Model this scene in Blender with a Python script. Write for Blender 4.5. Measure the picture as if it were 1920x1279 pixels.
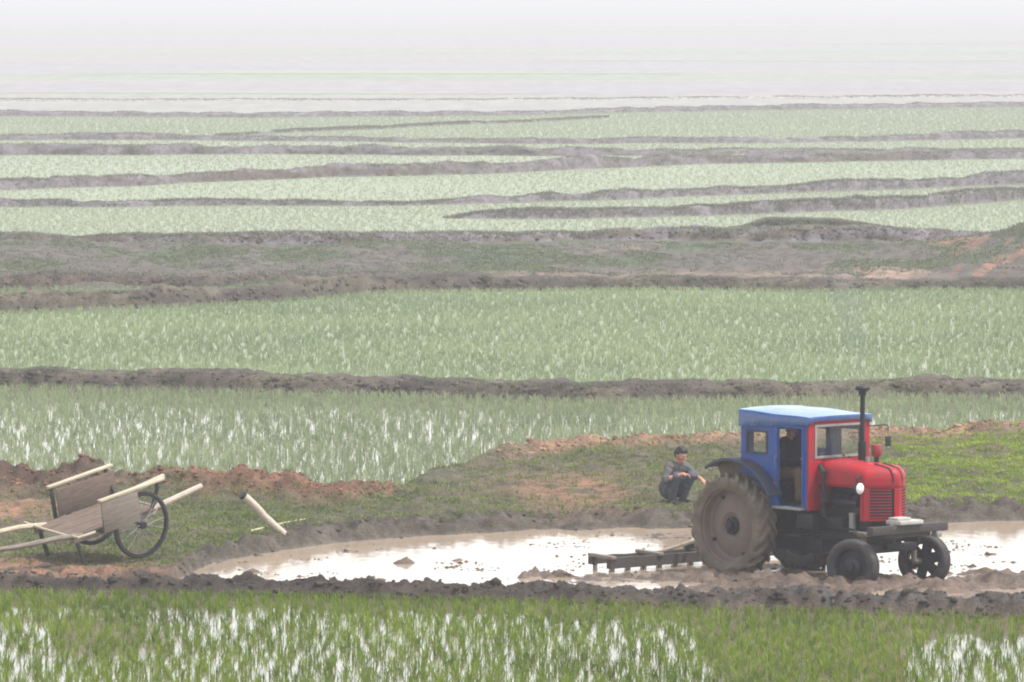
import bpy, bmesh, math, random
import numpy as np
from mathutils import Vector, Matrix

for o in list(bpy.data.objects):
    bpy.data.objects.remove(o)
scene = bpy.context.scene
col = scene.collection
R = math.radians

# ------------------------------------------------------------------ camera
F_PX = 11700.0          # focal length in pixels of a 1920 px wide frame
PITCH = R(3.317)
CAM_Z = 8.59
cd = bpy.data.cameras.new('camera')
cam = bpy.data.objects.new('camera', cd); col.objects.link(cam)
cam.location = (0, 0, CAM_Z)
cam.rotation_euler = (R(90) - PITCH, 0, 0)
cd.sensor_width = 36.0
cd.lens = F_PX / 1920 * 36.0
cd.clip_start = 1.0
cd.clip_end = 9000
scene.camera = cam

# ------------------------------------------------------------------ sky, sun, exposure
TO_SUN = Vector((0.45, -0.08, 0.88)).normalized()
SUN_EL = math.asin(TO_SUN.z); SUN_ROT = math.atan2(TO_SUN.x, TO_SUN.y)
w = bpy.data.worlds.new('World'); scene.world = w; w.use_nodes = True
nt = w.node_tree; nt.nodes.clear()
sky = nt.nodes.new('ShaderNodeTexSky'); sky.sky_type = 'NISHITA'; sky.sun_disc = False
sky.sun_elevation = SUN_EL; sky.sun_rotation = SUN_ROT
sky.air_density = 1.2; sky.dust_density = 0.8; sky.ozone_density = 1.0
hs = nt.nodes.new('ShaderNodeHueSaturation'); hs.inputs['Saturation'].default_value = 0.22
bg = nt.nodes.new('ShaderNodeBackground'); bg.inputs['Strength'].default_value = 0.13
out = nt.nodes.new('ShaderNodeOutputWorld')
nt.links.new(sky.outputs[0], hs.inputs['Color']); nt.links.new(hs.outputs[0], bg.inputs['Color'])
nt.links.new(bg.outputs[0], out.inputs['Surface'])
sd = bpy.data.lights.new('sun', 'SUN'); sd.energy = 2.2; sd.angle = R(5); sd.color = (1.0, 0.96, 0.9)
sun = bpy.data.objects.new('sun', sd); col.objects.link(sun)
sun.rotation_euler = TO_SUN.to_track_quat('Z', 'Y').to_euler()
sun.location = (30, 130, 60)
vs = scene.view_settings
vs.view_transform = 'Standard'; vs.look = 'None'; vs.exposure = 1.26; vs.gamma = 1.0
vs.use_curve_mapping = False
scene.render.engine = 'CYCLES'
scene.cycles.filter_width = 2.0
scene.cycles.volume_bounces = 2
HAZE_DENSITY = 0.0008
HALF = 960 / F_PX

# ------------------------------------------------------------------ pixel <-> ground
CP, SP = math.cos(PITCH), math.sin(PITCH)
def G(px, py, z=0.0):
    """ground point at height z seen at photo pixel (1920x1279)"""
    u = (np.asarray(px, float) - 960) / F_PX; v = (639.5 - np.asarray(py, float)) / F_PX
    dy = CP + v * SP; dz = -SP + v * CP
    t = (z - CAM_Z) / dz
    return u * t, dy * t
def PX(x, y, z=0.0):
    zz = z - CAM_Z
    dep = y * CP - zz * SP; up = y * SP + zz * CP
    return 960 + F_PX * x / dep, 639.5 - F_PX * up / dep

# ------------------------------------------------------------------ noise
def _h(ix, iy, seed):
    n = (ix.astype(np.int64) * 374761393 + iy.astype(np.int64) * 668265263 + seed * 982451653) & 0xffffffff
    n = ((n ^ (n >> 13)) * 1274126177) & 0xffffffff
    n = n ^ (n >> 16)
    return (n & 0xffff) / 65535.0
def vnoise(x, y, seed=0):
    x = np.asarray(x, float); y = np.asarray(y, float)
    ix = np.floor(x); iy = np.floor(y); fx = x - ix; fy = y - iy
    fx = fx * fx * (3 - 2 * fx); fy = fy * fy * (3 - 2 * fy)
    a = _h(ix, iy, seed); b = _h(ix + 1, iy, seed); c = _h(ix, iy + 1, seed); d = _h(ix + 1, iy + 1, seed)
    return (a * (1 - fx) + b * fx) * (1 - fy) + (c * (1 - fx) + d * fx) * fy
def fbm(x, y, octv=4, seed=0):
    s = 0.0; a = 0.5; n = 0.0
    for i in range(octv):
        s = s + a * vnoise(x * 2 ** i, y * 2 ** i, seed + i * 17); n += a; a *= 0.5
    return s / n
def sstep(a, b, x):
    t = np.clip((x - a) / (b - a), 0, 1); return t * t * (3 - 2 * t)

# ------------------------------------------------------------------ materials
def new_mat(name):
    m = bpy.data.materials.new(name); m.use_nodes = True
    n = m.node_tree; n.nodes.clear()
    o = n.nodes.new('ShaderNodeOutputMaterial'); return m, n, o
def N(n, t, **kw):
    x = n.nodes.new(t)
    for k, v in kw.items():
        if hasattr(x, k): setattr(x, k, v)
    return x
def noise(n, scale, detail=4, rough=0.6, coord='Object', vec=None):
    tc = N(n, 'ShaderNodeTexCoord'); t = N(n, 'ShaderNodeTexNoise')
    t.inputs['Scale'].default_value = scale; t.inputs['Detail'].default_value = detail
    t.inputs['Roughness'].default_value = rough
    if vec is None: n.links.new(tc.outputs[coord], t.inputs['Vector'])
    else:
        mp = N(n, 'ShaderNodeMapping'); mp.inputs['Scale'].default_value = vec
        n.links.new(tc.outputs[coord], mp.inputs['Vector']); n.links.new(mp.outputs[0], t.inputs['Vector'])
    return t
def ramp(n, src, p0, p1, c0, c1):
    r = N(n, 'ShaderNodeValToRGB'); e = r.color_ramp.elements
    e[0].position = p0; e[1].position = p1; e[0].color = c0; e[1].color = c1
    n.links.new(src, r.inputs[0]); return r
def g3(v): return (v, v, v, 1)
def rgba(c): return (c[0], c[1], c[2], 1)
def mixc(n, fac, a, b, mode='MIX'):
    m = N(n, 'ShaderNodeMix'); m.data_type = 'RGBA'; m.blend_type = mode
    for s, v in ((0, fac), (6, a), (7, b)):
        if hasattr(v, 'is_linked'): n.links.new(v, m.inputs[s])
        elif s == 0: m.inputs[0].default_value = v
        else: m.inputs[s].default_value = v
    return m.outputs[2]

def paint(name, colr, rough=0.45, dirt_or_sheen=(0.16, 0.125, 0.09), amount=0.5, scale=4.0, metal=0.0, spec=0.4, bump=0.0):
    """painted / raw surface with blotchy wear"""
    m, n, o = new_mat(name)
    p = N(n, 'ShaderNodeBsdfPrincipled')
    a = noise(n, scale, 6, 0.65); b = noise(n, scale * 9, 4, 0.6)
    fac = ramp(n, a.outputs[0], 0.5 - 0.12 * amount, 0.85 - 0.2 * amount, g3(0), g3(amount))
    base = mixc(n, 0.35, rgba(colr), b.outputs[0], 'OVERLAY')
    c = mixc(n, fac.outputs[0], base, rgba(dirt_or_sheen))
    if amount > 0.3:
        ch = noise(n, scale * 5, 5, 0.7); cf = ramp(n, ch.outputs[0], 0.60, 0.66, g3(0), g3(0.55)); c = mixc(n, cf.outputs[0], c, rgba((0.13, 0.085, 0.06)))
    n.links.new(c, p.inputs['Base Color'])
    rr = ramp(n, fac.outputs[0], 0, 1, g3(rough), g3(0.9)); n.links.new(rr.outputs[0], p.inputs['Roughness'])
    p.inputs['Metallic'].default_value = metal
    p.inputs['Specular IOR Level'].default_value = spec
    if bump:
        bp = N(n, 'ShaderNodeBump'); bp.inputs['Strength'].default_value = bump; bp.inputs['Distance'].default_value = 0.01
        n.links.new(b.outputs[0], bp.inputs['Height']); n.links.new(bp.outputs[0], p.inputs['Normal'])
    n.links.new(p.outputs[0], o.inputs['Surface']); return m

def soil_mat():
    m, n, o = new_mat('soil')
    p = N(n, 'ShaderNodeBsdfPrincipled')
    at = N(n, 'ShaderNodeAttribute'); at.attribute_name = 'tint'
    a = noise(n, 2.3, 6, 0.7); b = noise(n, 24, 4, 0.7)
    f1 = ramp(n, a.outputs[0], 0.3, 0.7, g3(0.24), g3(0.82)); f2 = ramp(n, b.outputs[0], 0.3, 0.7, g3(0.6), g3(1.4))
    c = mixc(n, 1.0, at.outputs['Color'], f1.outputs[0], 'MULTIPLY'); c = mixc(n, 1.0, c, f2.outputs[0], 'MULTIPLY')
    n.links.new(c, p.inputs['Base Color'])
    rr = ramp(n, at.outputs['Alpha'], 0, 1, g3(0.95), g3(0.22)); n.links.new(rr.outputs[0], p.inputs['Roughness'])
    p.inputs['Specular IOR Level'].default_value = 0.3
    bp = N(n, 'ShaderNodeBump'); bp.inputs['Strength'].default_value = 0.7; bp.inputs['Distance'].default_value = 0.03
    n.links.new(b.outputs[0], bp.inputs['Height']); n.links.new(bp.outputs[0], p.inputs['Normal'])
    n.links.new(p.outputs[0], o.inputs['Surface']); return m

def water_mat(name, mud, rough=0.05, wave=0.03, scale=3.0, spec=0.5):
    m, n, o = new_mat(name)
    p = N(n, 'ShaderNodeBsdfPrincipled')
    a = noise(n, 0.5, 5, 0.6); c = mixc(n, a.outputs[0], rgba([v * 0.75 for v in mud]), rgba([v * 1.2 for v in mud]))
    n.links.new(c, p.inputs['Base Color'])
    p.inputs['Roughness'].default_value = rough; p.inputs['IOR'].default_value = 1.33; p.inputs['Specular IOR Level'].default_value = spec
    b = noise(n, scale, 3, 0.5, vec=(1, 0.35, 1)); bp = N(n, 'ShaderNodeBump')
    bp.inputs['Strength'].default_value = wave; bp.inputs['Distance'].default_value = 0.05
    n.links.new(b.outputs[0], bp.inputs['Height']); n.links.new(bp.outputs[0], p.inputs['Normal'])
    n.links.new(p.outputs[0], o.inputs['Surface']); return m

def field_mat(name, c0, c1, c2):
    """far open field: pale tones in long streaks"""
    m, n, o = new_mat(name)
    p = N(n, 'ShaderNodeBsdfPrincipled'); p.inputs['Roughness'].default_value = 0.9; p.inputs['Specular IOR Level'].default_value = 0.1
    a = noise(n, 0.05, 6, 0.65, vec=(0.5, 0.5, 1)); b = noise(n, 0.6, 5, 0.7, vec=(1, 0.12, 1))
    c = mixc(n, ramp(n, a.outputs[0], 0.35, 0.65, g3(0), g3(1)).outputs[0], rgba(c0), rgba(c1))
    c = mixc(n, ramp(n, b.outputs[0], 0.4, 0.75, g3(0), g3(0.8)).outputs[0], c, rgba(c2))
    n.links.new(c, p.inputs['Base Color']); n.links.new(p.outputs[0], o.inputs['Surface']); return m

def leaf_mat(name, c0, c1, scale=0.35):
    m, n, o = new_mat(name)
    at = N(n, 'ShaderNodeAttribute'); at.attribute_name = 'tone'
    a = noise(n, scale, 4, 0.6)
    ad = N(n, 'ShaderNodeMath', operation='ADD'); n.links.new(at.outputs['Fac'], ad.inputs[0])
    r0 = ramp(n, a.outputs[0], 0.35, 0.65, g3(0.0), g3(0.5)); n.links.new(r0.outputs[0], ad.inputs[1])
    c = mixc(n, ad.outputs[0], rgba(c0), rgba(c1))
    d = N(n, 'ShaderNodeBsdfPrincipled'); n.links.new(c, d.inputs['Base Color'])
    d.inputs['Roughness'].default_value = 0.5; d.inputs['Specular IOR Level'].default_value = 0.25
    t = N(n, 'ShaderNodeBsdfTranslucent'); n.links.new(c, t.inputs['Color'])
    mx = N(n, 'ShaderNodeMixShader'); mx.inputs[0].default_value = 0.4
    n.links.new(d.outputs[0], mx.inputs[1]); n.links.new(t.outputs[0], mx.inputs[2])
    n.links.new(mx.outputs[0], o.inputs['Surface']); return m

def glass_mat():
    m, n, o = new_mat('dusty_glass')
    tr = N(n, 'ShaderNodeBsdfTransparent'); tr.inputs[0].default_value = (0.94, 0.96, 0.95, 1)
    gl = N(n, 'ShaderNodeBsdfGlossy'); gl.inputs['Roughness'].default_value = 0.06
    df = N(n, 'ShaderNodeBsdfDiffuse'); df.inputs[0].default_value = (0.4, 0.38, 0.34, 1)
    lw_ = N(n, 'ShaderNodeLayerWeight'); lw_.inputs[0].default_value = 0.5
    pw = N(n, 'ShaderNodeMath', operation='POWER'); pw.inputs[1].default_value = 5.0; n.links.new(lw_.outputs['Facing'], pw.inputs[0])
    fr = N(n, 'ShaderNodeMath', operation='MULTIPLY_ADD'); fr.inputs[1].default_value = 0.9; fr.inputs[2].default_value = 0.03; n.links.new(pw.outputs[0], fr.inputs[0])
    m1 = N(n, 'ShaderNodeMixShader'); n.links.new(fr.outputs[0], m1.inputs[0])
    n.links.new(tr.outputs[0], m1.inputs[1]); n.links.new(gl.outputs[0], m1.inputs[2])
    a = noise(n, 6, 4, 0.6); rr = ramp(n, a.outputs[0], 0.35, 0.8, g3(0.01), g3(0.09))
    m2 = N(n, 'ShaderNodeMixShader'); n.links.new(rr.outputs[0], m2.inputs[0])
    n.links.new(m1.outputs[0], m2.inputs[1]); n.links.new(df.outputs[0], m2.inputs[2])
    n.links.new(m2.outputs[0], o.inputs['Surface']); return m

def wood_mat(name, c0, c1):
    m, n, o = new_mat(name)
    p = N(n, 'ShaderNodeBsdfPrincipled')
    a = noise(n, 5, 6, 0.7, vec=(1.0, 9, 9)); c = mixc(n, ramp(n, a.outputs[0], 0.3, 0.7, g3(0), g3(1)).outputs[0], rgba(c0), rgba(c1))
    n.links.new(c, p.inputs['Base Color']); p.inputs['Roughness'].default_value = 0.85
    p.inputs['Specular IOR Level'].default_value = 0.2
    n.links.new(p.outputs[0], o.inputs['Surface']); return m

M = dict(
    soil=soil_mat(),
    muddy_water=water_mat('muddy_water', (0.34, 0.26, 0.19), 0.10, 0.14, 6.0),
    paddy_water=water_mat('paddy_water', (0.14, 0.12, 0.08), 0.06, 0.04, 4.0),
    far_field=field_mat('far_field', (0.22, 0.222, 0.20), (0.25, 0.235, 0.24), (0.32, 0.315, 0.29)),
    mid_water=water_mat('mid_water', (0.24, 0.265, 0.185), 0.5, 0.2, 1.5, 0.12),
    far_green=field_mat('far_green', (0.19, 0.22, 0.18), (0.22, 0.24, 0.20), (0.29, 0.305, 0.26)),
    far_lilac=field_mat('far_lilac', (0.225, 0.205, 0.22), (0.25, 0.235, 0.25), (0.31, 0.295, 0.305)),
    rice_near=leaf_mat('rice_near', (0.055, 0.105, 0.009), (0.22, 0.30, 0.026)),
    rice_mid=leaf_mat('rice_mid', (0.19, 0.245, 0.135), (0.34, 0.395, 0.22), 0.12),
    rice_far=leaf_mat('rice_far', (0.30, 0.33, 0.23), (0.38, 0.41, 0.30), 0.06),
    grass=leaf_mat('grass', (0.05, 0.085, 0.025), (0.22, 0.26, 0.07), 0.7),
    grass_bright=leaf_mat('grass_bright', (0.13, 0.20, 0.025), (0.32, 0.40, 0.05), 0.6),
    scrub=leaf_mat('scrub', (0.075, 0.095, 0.055), (0.20, 0.21, 0.12), 0.5),
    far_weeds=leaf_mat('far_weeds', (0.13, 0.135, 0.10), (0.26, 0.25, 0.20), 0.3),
    blue=paint('blue_paint', (0.010, 0.070, 0.31), 0.5, dirt_or_sheen=(0.08, 0.11, 0.22), amount=0.7, scale=4, spec=0.25),
    blue_roof=paint('blue_roof_paint', (0.05, 0.15, 0.42), 0.16, dirt_or_sheen=(0.36, 0.38, 0.42), amount=0.35, spec=0.8, scale=2.5),  # pale blotches put the sky's sheen into the roof colour
    blue_dark=paint('dusty_blue_paint', (0.012, 0.022, 0.06), 0.5, dirt_or_sheen=(0.075, 0.065, 0.055), amount=0.7, scale=4),
    red=paint('red_paint', (0.37, 0.004, 0.016), 0.42, dirt_or_sheen=(0.17, 0.035, 0.032), amount=0.8, scale=5, spec=0.25),
    red_dark=paint('dull_red_paint', (0.26, 0.018, 0.03), 0.6, amount=0.4, scale=6),
    black=paint('black_iron', (0.008, 0.009, 0.013), 0.6, dirt_or_sheen=(0.07, 0.06, 0.05), amount=0.2, scale=5),
    engine=paint('oily_iron', (0.009, 0.011, 0.022), 0.5, dirt_or_sheen=(0.045, 0.04, 0.038), amount=0.35, scale=6),
    grey=paint('grey_metal', (0.28, 0.28, 0.27), 0.5, amount=0.4, metal=0.3),
    dark_teal=paint('dark_teal_paint', (0.02, 0.06, 0.07), 0.6, amount=0.2),
    plate=paint('grey_plate', (0.42, 0.41, 0.38), 0.6, amount=0.4),
    tyre_mud=paint('muddy_rubber', (0.10, 0.084, 0.062), 0.85, dirt_or_sheen=(0.19, 0.155, 0.115), amount=0.9, scale=3.5, bump=0.5),
    tyre_dark=paint('dark_rubber', (0.022, 0.022, 0.024), 0.6, dirt_or_sheen=(0.11, 0.09, 0.07), amount=0.5, scale=5, bump=0.3),
    rim_mud=paint('muddy_rim', (0.145, 0.105, 0.092), 0.75, dirt_or_sheen=(0.17, 0.145, 0.11), amount=0.8, scale=4, bump=0.3),
    glass=glass_mat(),
    lamp=paint('lamp_glass', (0.75, 0.75, 0.72), 0.08, amount=0.1, spec=0.8),
    chrome=paint('dull_chrome', (0.5, 0.5, 0.5), 0.25, metal=0.9, amount=0.3),
    pale_wood=wood_mat('pale_wood', (0.30, 0.255, 0.185), (0.55, 0.48, 0.36)),
    grey_wood=wood_mat('grey_wood', (0.12, 0.10, 0.085), (0.26, 0.225, 0.185)),
    brown_wood=wood_mat('brown_wood', (0.085, 0.062, 0.05), (0.20, 0.15, 0.12)),
    dark_wood=wood_mat('wet_wood', (0.03, 0.028, 0.03), (0.085, 0.075, 0.07)),
    log=wood_mat('bleached_log', (0.32, 0.27, 0.22), (0.54, 0.48, 0.40)),
    skin=paint('skin', (0.44, 0.21, 0.15), 0.55, dirt_or_sheen=(0.28, 0.13, 0.09), amount=0.3, scale=8),
    hair=paint('hair', (0.012, 0.011, 0.013), 0.5, amount=0.0),
    jacket=paint('grey_cloth', (0.10, 0.097, 0.095), 0.95, dirt_or_sheen=(0.11, 0.105, 0.10), amount=0.5, scale=6, spec=0.1, bump=0.3),
    trousers=paint('slate_cloth', (0.075, 0.082, 0.105), 0.95, dirt_or_sheen=(0.10, 0.10, 0.10), amount=0.5, scale=5, spec=0.1, bump=0.3),
    navy=paint('navy_cloth', (0.03, 0.032, 0.05), 0.95, amount=0.1, spec=0.1),
    khaki=paint('khaki_cloth', (0.20, 0.14, 0.085), 0.95, amount=0.2, spec=0.1),
    shoe=paint('shoe', (0.02, 0.02, 0.022), 0.7, amount=0.4),
)

# ------------------------------------------------------------------ object helpers
def tag(o, label=None, cat=None, group=None, kind=None):
    for k, v in (('label', label), ('category', cat), ('group', group), ('kind', kind)):
        if v: o[k] = v
    return o
def empty(name, loc=(0, 0, 0), rot=(0, 0, 0)):
    o = bpy.data.objects.new(name, None); col.objects.link(o); o.location = loc; o.rotation_euler = rot
    o.empty_display_size = 0.2; return o
def link(name, me, mat, parent=None, smooth=None):
    o = bpy.data.objects.new(name, me); col.objects.link(o)
    if mat is not None: me.materials.append(M[mat] if isinstance(mat, str) else mat)
    if parent is not None: o.parent = parent
    if smooth is not None:
        me.polygons.foreach_set('use_smooth', [True] * len(me.polygons))
        me.set_sharp_from_angle(angle=R(smooth))
    return o
def np_mesh(name, verts, faces):
    """verts (n,3), faces (m,3|4) integer array, fast path"""
    me = bpy.data.meshes.new(name); k = faces.shape[1]
    me.vertices.add(len(verts)); me.vertices.foreach_set('co', np.ascontiguousarray(verts, np.float32).ravel())
    me.loops.add(faces.size); me.loops.foreach_set('vertex_index', np.ascontiguousarray(faces, np.int32).ravel())
    me.polygons.add(len(faces)); me.polygons.foreach_set('loop_start', np.arange(0, faces.size, k, dtype=np.int32))
    me.update(calc_edges=True); return me
def grid_faces(nr, nc):
    i = np.arange((nr - 1) * (nc - 1)); r = i // (nc - 1); c = i % (nc - 1); a = r * nc + c
    return np.stack([a, a + 1, a + nc + 1, a + nc], 1)
def set_tint(me, rgb, wet=None):
    at = me.attributes.new('tint', 'FLOAT_COLOR', 'POINT')
    a = np.ones((len(me.vertices), 4), np.float32); a[:, :3] = rgb; a[:, 3] = 0 if wet is None else wet
    at.data.foreach_set('color', a.ravel())

class MB:
    """collects shapes into one bmesh"""
    def __init__(s): s.bm = bmesh.new()
    def quadmesh(s, verts, faces):
        v = [s.bm.verts.new(p) for p in verts]
        for f in faces:
            try: s.bm.faces.new([v[i] for i in f])
            except ValueError: pass
        return s
    def box(s, c, size, rot=None, bevel=0.0):
        b = bmesh.new(); bmesh.ops.create_cube(b, size=1.0)
        bmesh.ops.scale(b, vec=size, verts=b.verts)
        if bevel: bmesh.ops.bevel(b, geom=list(b.edges), offset=bevel, segments=2, affect='EDGES', profile=0.5)
        mt = Matrix.Translation(c) @ (rot.to_4x4() if rot is not None else Matrix.Identity(4))
        b.transform(mt); s._merge(b); return s
    def _merge(s, b):
        b.verts.index_update()
        v = [s.bm.verts.new(x.co) for x in b.verts]
        for f in b.faces: s.bm.faces.new([v[x.index] for x in f.verts])
        b.free()
    def beam(s, a, b, wy, wz, up=(0, 0, 1), bevel=0.0):
        a = Vector(a); b = Vector(b); d = b - a; x = d.normalized(); u = Vector(up)
        y = u.cross(x).normalized(); z = x.cross(y)
        rot = Matrix((x, y, z)).transposed()
        return s.box((a + b) / 2, (d.length, wy, wz), rot, bevel)
    def tube(s, pts, r, n=10, caps=True):
        pts = [Vector(p) for p in pts]; rs = r if isinstance(r, (list, tuple)) else [r] * len(pts)
        t0 = (pts[1] - pts[0]).normalized(); ref = Vector((0, 0, 1)) if abs(t0.z) < 0.9 else Vector((1, 0, 0))
        rings = []
        for i, p in enumerate(pts):
            t = (pts[min(i + 1, len(pts) - 1)] - pts[max(i - 1, 0)]).normalized()
            a = ref.cross(t).normalized(); b = t.cross(a)
            rings.append([s.bm.verts.new(p + (a * math.cos(2 * math.pi * k / n) + b * math.sin(2 * math.pi * k / n)) * rs[i]) for k in range(n)])
        for i in range(len(rings) - 1):
            for k in range(n):
                s.bm.faces.new([rings[i][k], rings[i][(k + 1) % n], rings[i + 1][(k + 1) % n], rings[i + 1][k]])
        if caps:
            s.bm.faces.new(rings[0][::-1]); s.bm.faces.new(rings[-1])
        return s
    def lathe(s, prof, origin=(0, 0, 0), axis='Y', n=48):
        """prof: list of (radius, along). revolve about axis"""
        o = Vector(origin); rings = []
        for (r, h) in prof:
            ring = []
            for k in range(n):
                a = 2 * math.pi * k / n; c, q = math.cos(a) * r, math.sin(a) * r
                p = {'Y': (c, h, q), 'Z': (c, q, h), 'X': (h, c, q)}[axis]
                ring.append(s.bm.verts.new(o + Vector(p)))
            rings.append(ring)
        for i in range(len(rings) - 1):
            for k in range(n):
                s.bm.faces.new([rings[i][k], rings[i][(k + 1) % n], rings[i + 1][(k + 1) % n], rings[i + 1][k]])
        return s
    def panel(s, us, vs, holes, f, thick):
        """plate over u x v range with rectangular holes; f(u,v,t) -> point, t 0..thick"""
        ul = sorted(set(list(us) + [h[0] for h in holes] + [h[1] for h in holes]))
        vl = sorted(set(list(vs) + [h[2] for h in holes] + [h[3] for h in holes]))
        keep = {}
        for i in range(len(ul) - 1):
            for j in range(len(vl) - 1):
                cu = (ul[i] + ul[i + 1]) / 2; cv = (vl[j] + vl[j + 1]) / 2
                keep[i, j] = not any(h[0] < cu < h[1] and h[2] < cv < h[3] for h in holes)
        vd = {}
        def V(i, j, t):
            k = (i, j, t)
            if k not in vd: vd[k] = s.bm.verts.new(f(ul[i], vl[j], t * thick))
            return vd[k]
        for (i, j), kp in keep.items():
            if not kp: continue
            s.bm.faces.new([V(i, j, 0), V(i + 1, j, 0), V(i + 1, j + 1, 0), V(i, j + 1, 0)])
            s.bm.faces.new([V(i, j, 1), V(i, j + 1, 1), V(i + 1, j + 1, 1), V(i + 1, j, 1)])
            for (di, dj, a, b) in ((-1, 0, (0, 0), (0, 1)), (1, 0, (1, 0), (1, 1)), (0, -1, (0, 0), (1, 0)), (0, 1, (0, 1), (1, 1))):
                if not keep.get((i + di, j + dj), False):
                    s.bm.faces.new([V(i + a[0], j + a[1], 0), V(i + b[0], j + b[1], 0), V(i + b[0], j + b[1], 1), V(i + a[0], j + a[1], 1)])
        return s
    def build(s, name, mat, parent=None, smooth=35):
        bmesh.ops.recalc_face_normals(s.bm, faces=s.bm.faces)
        me = bpy.data.meshes.new(name); s.bm.to_mesh(me); s.bm.free()
        return link(name, me, mat, parent, smooth)

rng = np.random.default_rng(7)
random.seed(7)
# ================================================================== SETTING
def curve(pts, z=0.0):
    """pixel polyline -> function y(x) on the ground, (flat beyond its ends)"""
    p = np.array(pts, float); x, y = G(p[:, 0], p[:, 1], z)
    k = np.argsort(x); x = x[k]; y = y[k]
    return lambda q: np.interp(q, x, y)
def ipx(pts, q, k=1):
    p = np.array(pts, float); return np.interp(q, p[:, 0], p[:, k])

# ground sheet to the horizon
gx = np.concatenate([-np.geomspace(3000, 60, 16), np.linspace(-50, 50, 41), np.geomspace(60, 3000, 16)])
gy = np.concatenate([[-400, -100, 0, 40, 70], np.linspace(80, 800, 181), np.geomspace(820, 5000, 24)])
X, Y = np.meshgrid(gx, gy)
Z = np.full_like(X, -0.12)
me = np_mesh('ground', np.stack([X, Y, Z], -1).reshape(-1, 3), grid_faces(len(gy), len(gx)))
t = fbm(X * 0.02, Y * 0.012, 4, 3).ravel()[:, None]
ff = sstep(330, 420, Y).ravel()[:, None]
set_tint(me, (np.array([0.15, 0.115, 0.10]) * (1 - t) + np.array([0.23, 0.18, 0.15]) * t) * (1 - ff) + ff * np.array([0.42, 0.38, 0.40]))  # far ground blends to pale lilac, haze put into its colour
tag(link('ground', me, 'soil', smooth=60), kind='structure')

# ---------------- near land: front bund, ploughed mud, bank with cart and grass
W_EDGE = [(-900, 1104), (250, 1104), (300, 1100), (325, 1092), (390, 1058), (500, 1037), (600, 1022), (800, 1006), (1000, 996), (1200, 991),
          (1310, 991), (1500, 985), (1760, 979), (1920, 976), (2800, 970)]
B0_BASE = [(-900, 1110), (0, 1113), (250, 1116), (500, 1120), (1000, 1132), (1400, 1146), (1920, 1162), (2800, 1180)]
K_EDGE = [(-900, 918), (0, 918), (300, 924), (500, 934), (650, 936), (735, 922), (800, 902), (920, 866), (1000, 854), (1100, 846), (1380, 840), (1640, 838), (1920, 818), (2800, 790)]
R_H = [(-900, 0.48), (0, 0.48), (250, 0.46), (450, 0.42), (600, 0.39), (690, 0.30), (740, 0.10), (770, 0.02), (900, 0.03), (940, 0.10), (1050, 0.17), (1380, 0.18), (1650, 0.17), (1920, 0.15), (2800, 0.15)]
EDGE_H = [(-900, 0.2), (250, 0.2), (420, 0.22), (600, 0.24), (800, 0.2), (1000, 0.17), (1300, 0.2), (1700, 0.24), (2800, 0.24)]

def blob(px, py, cx, cy, rx, ry):
    return np.exp(-((px - cx) / rx) ** 2 - ((py - cy) / ry) ** 2)

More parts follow.
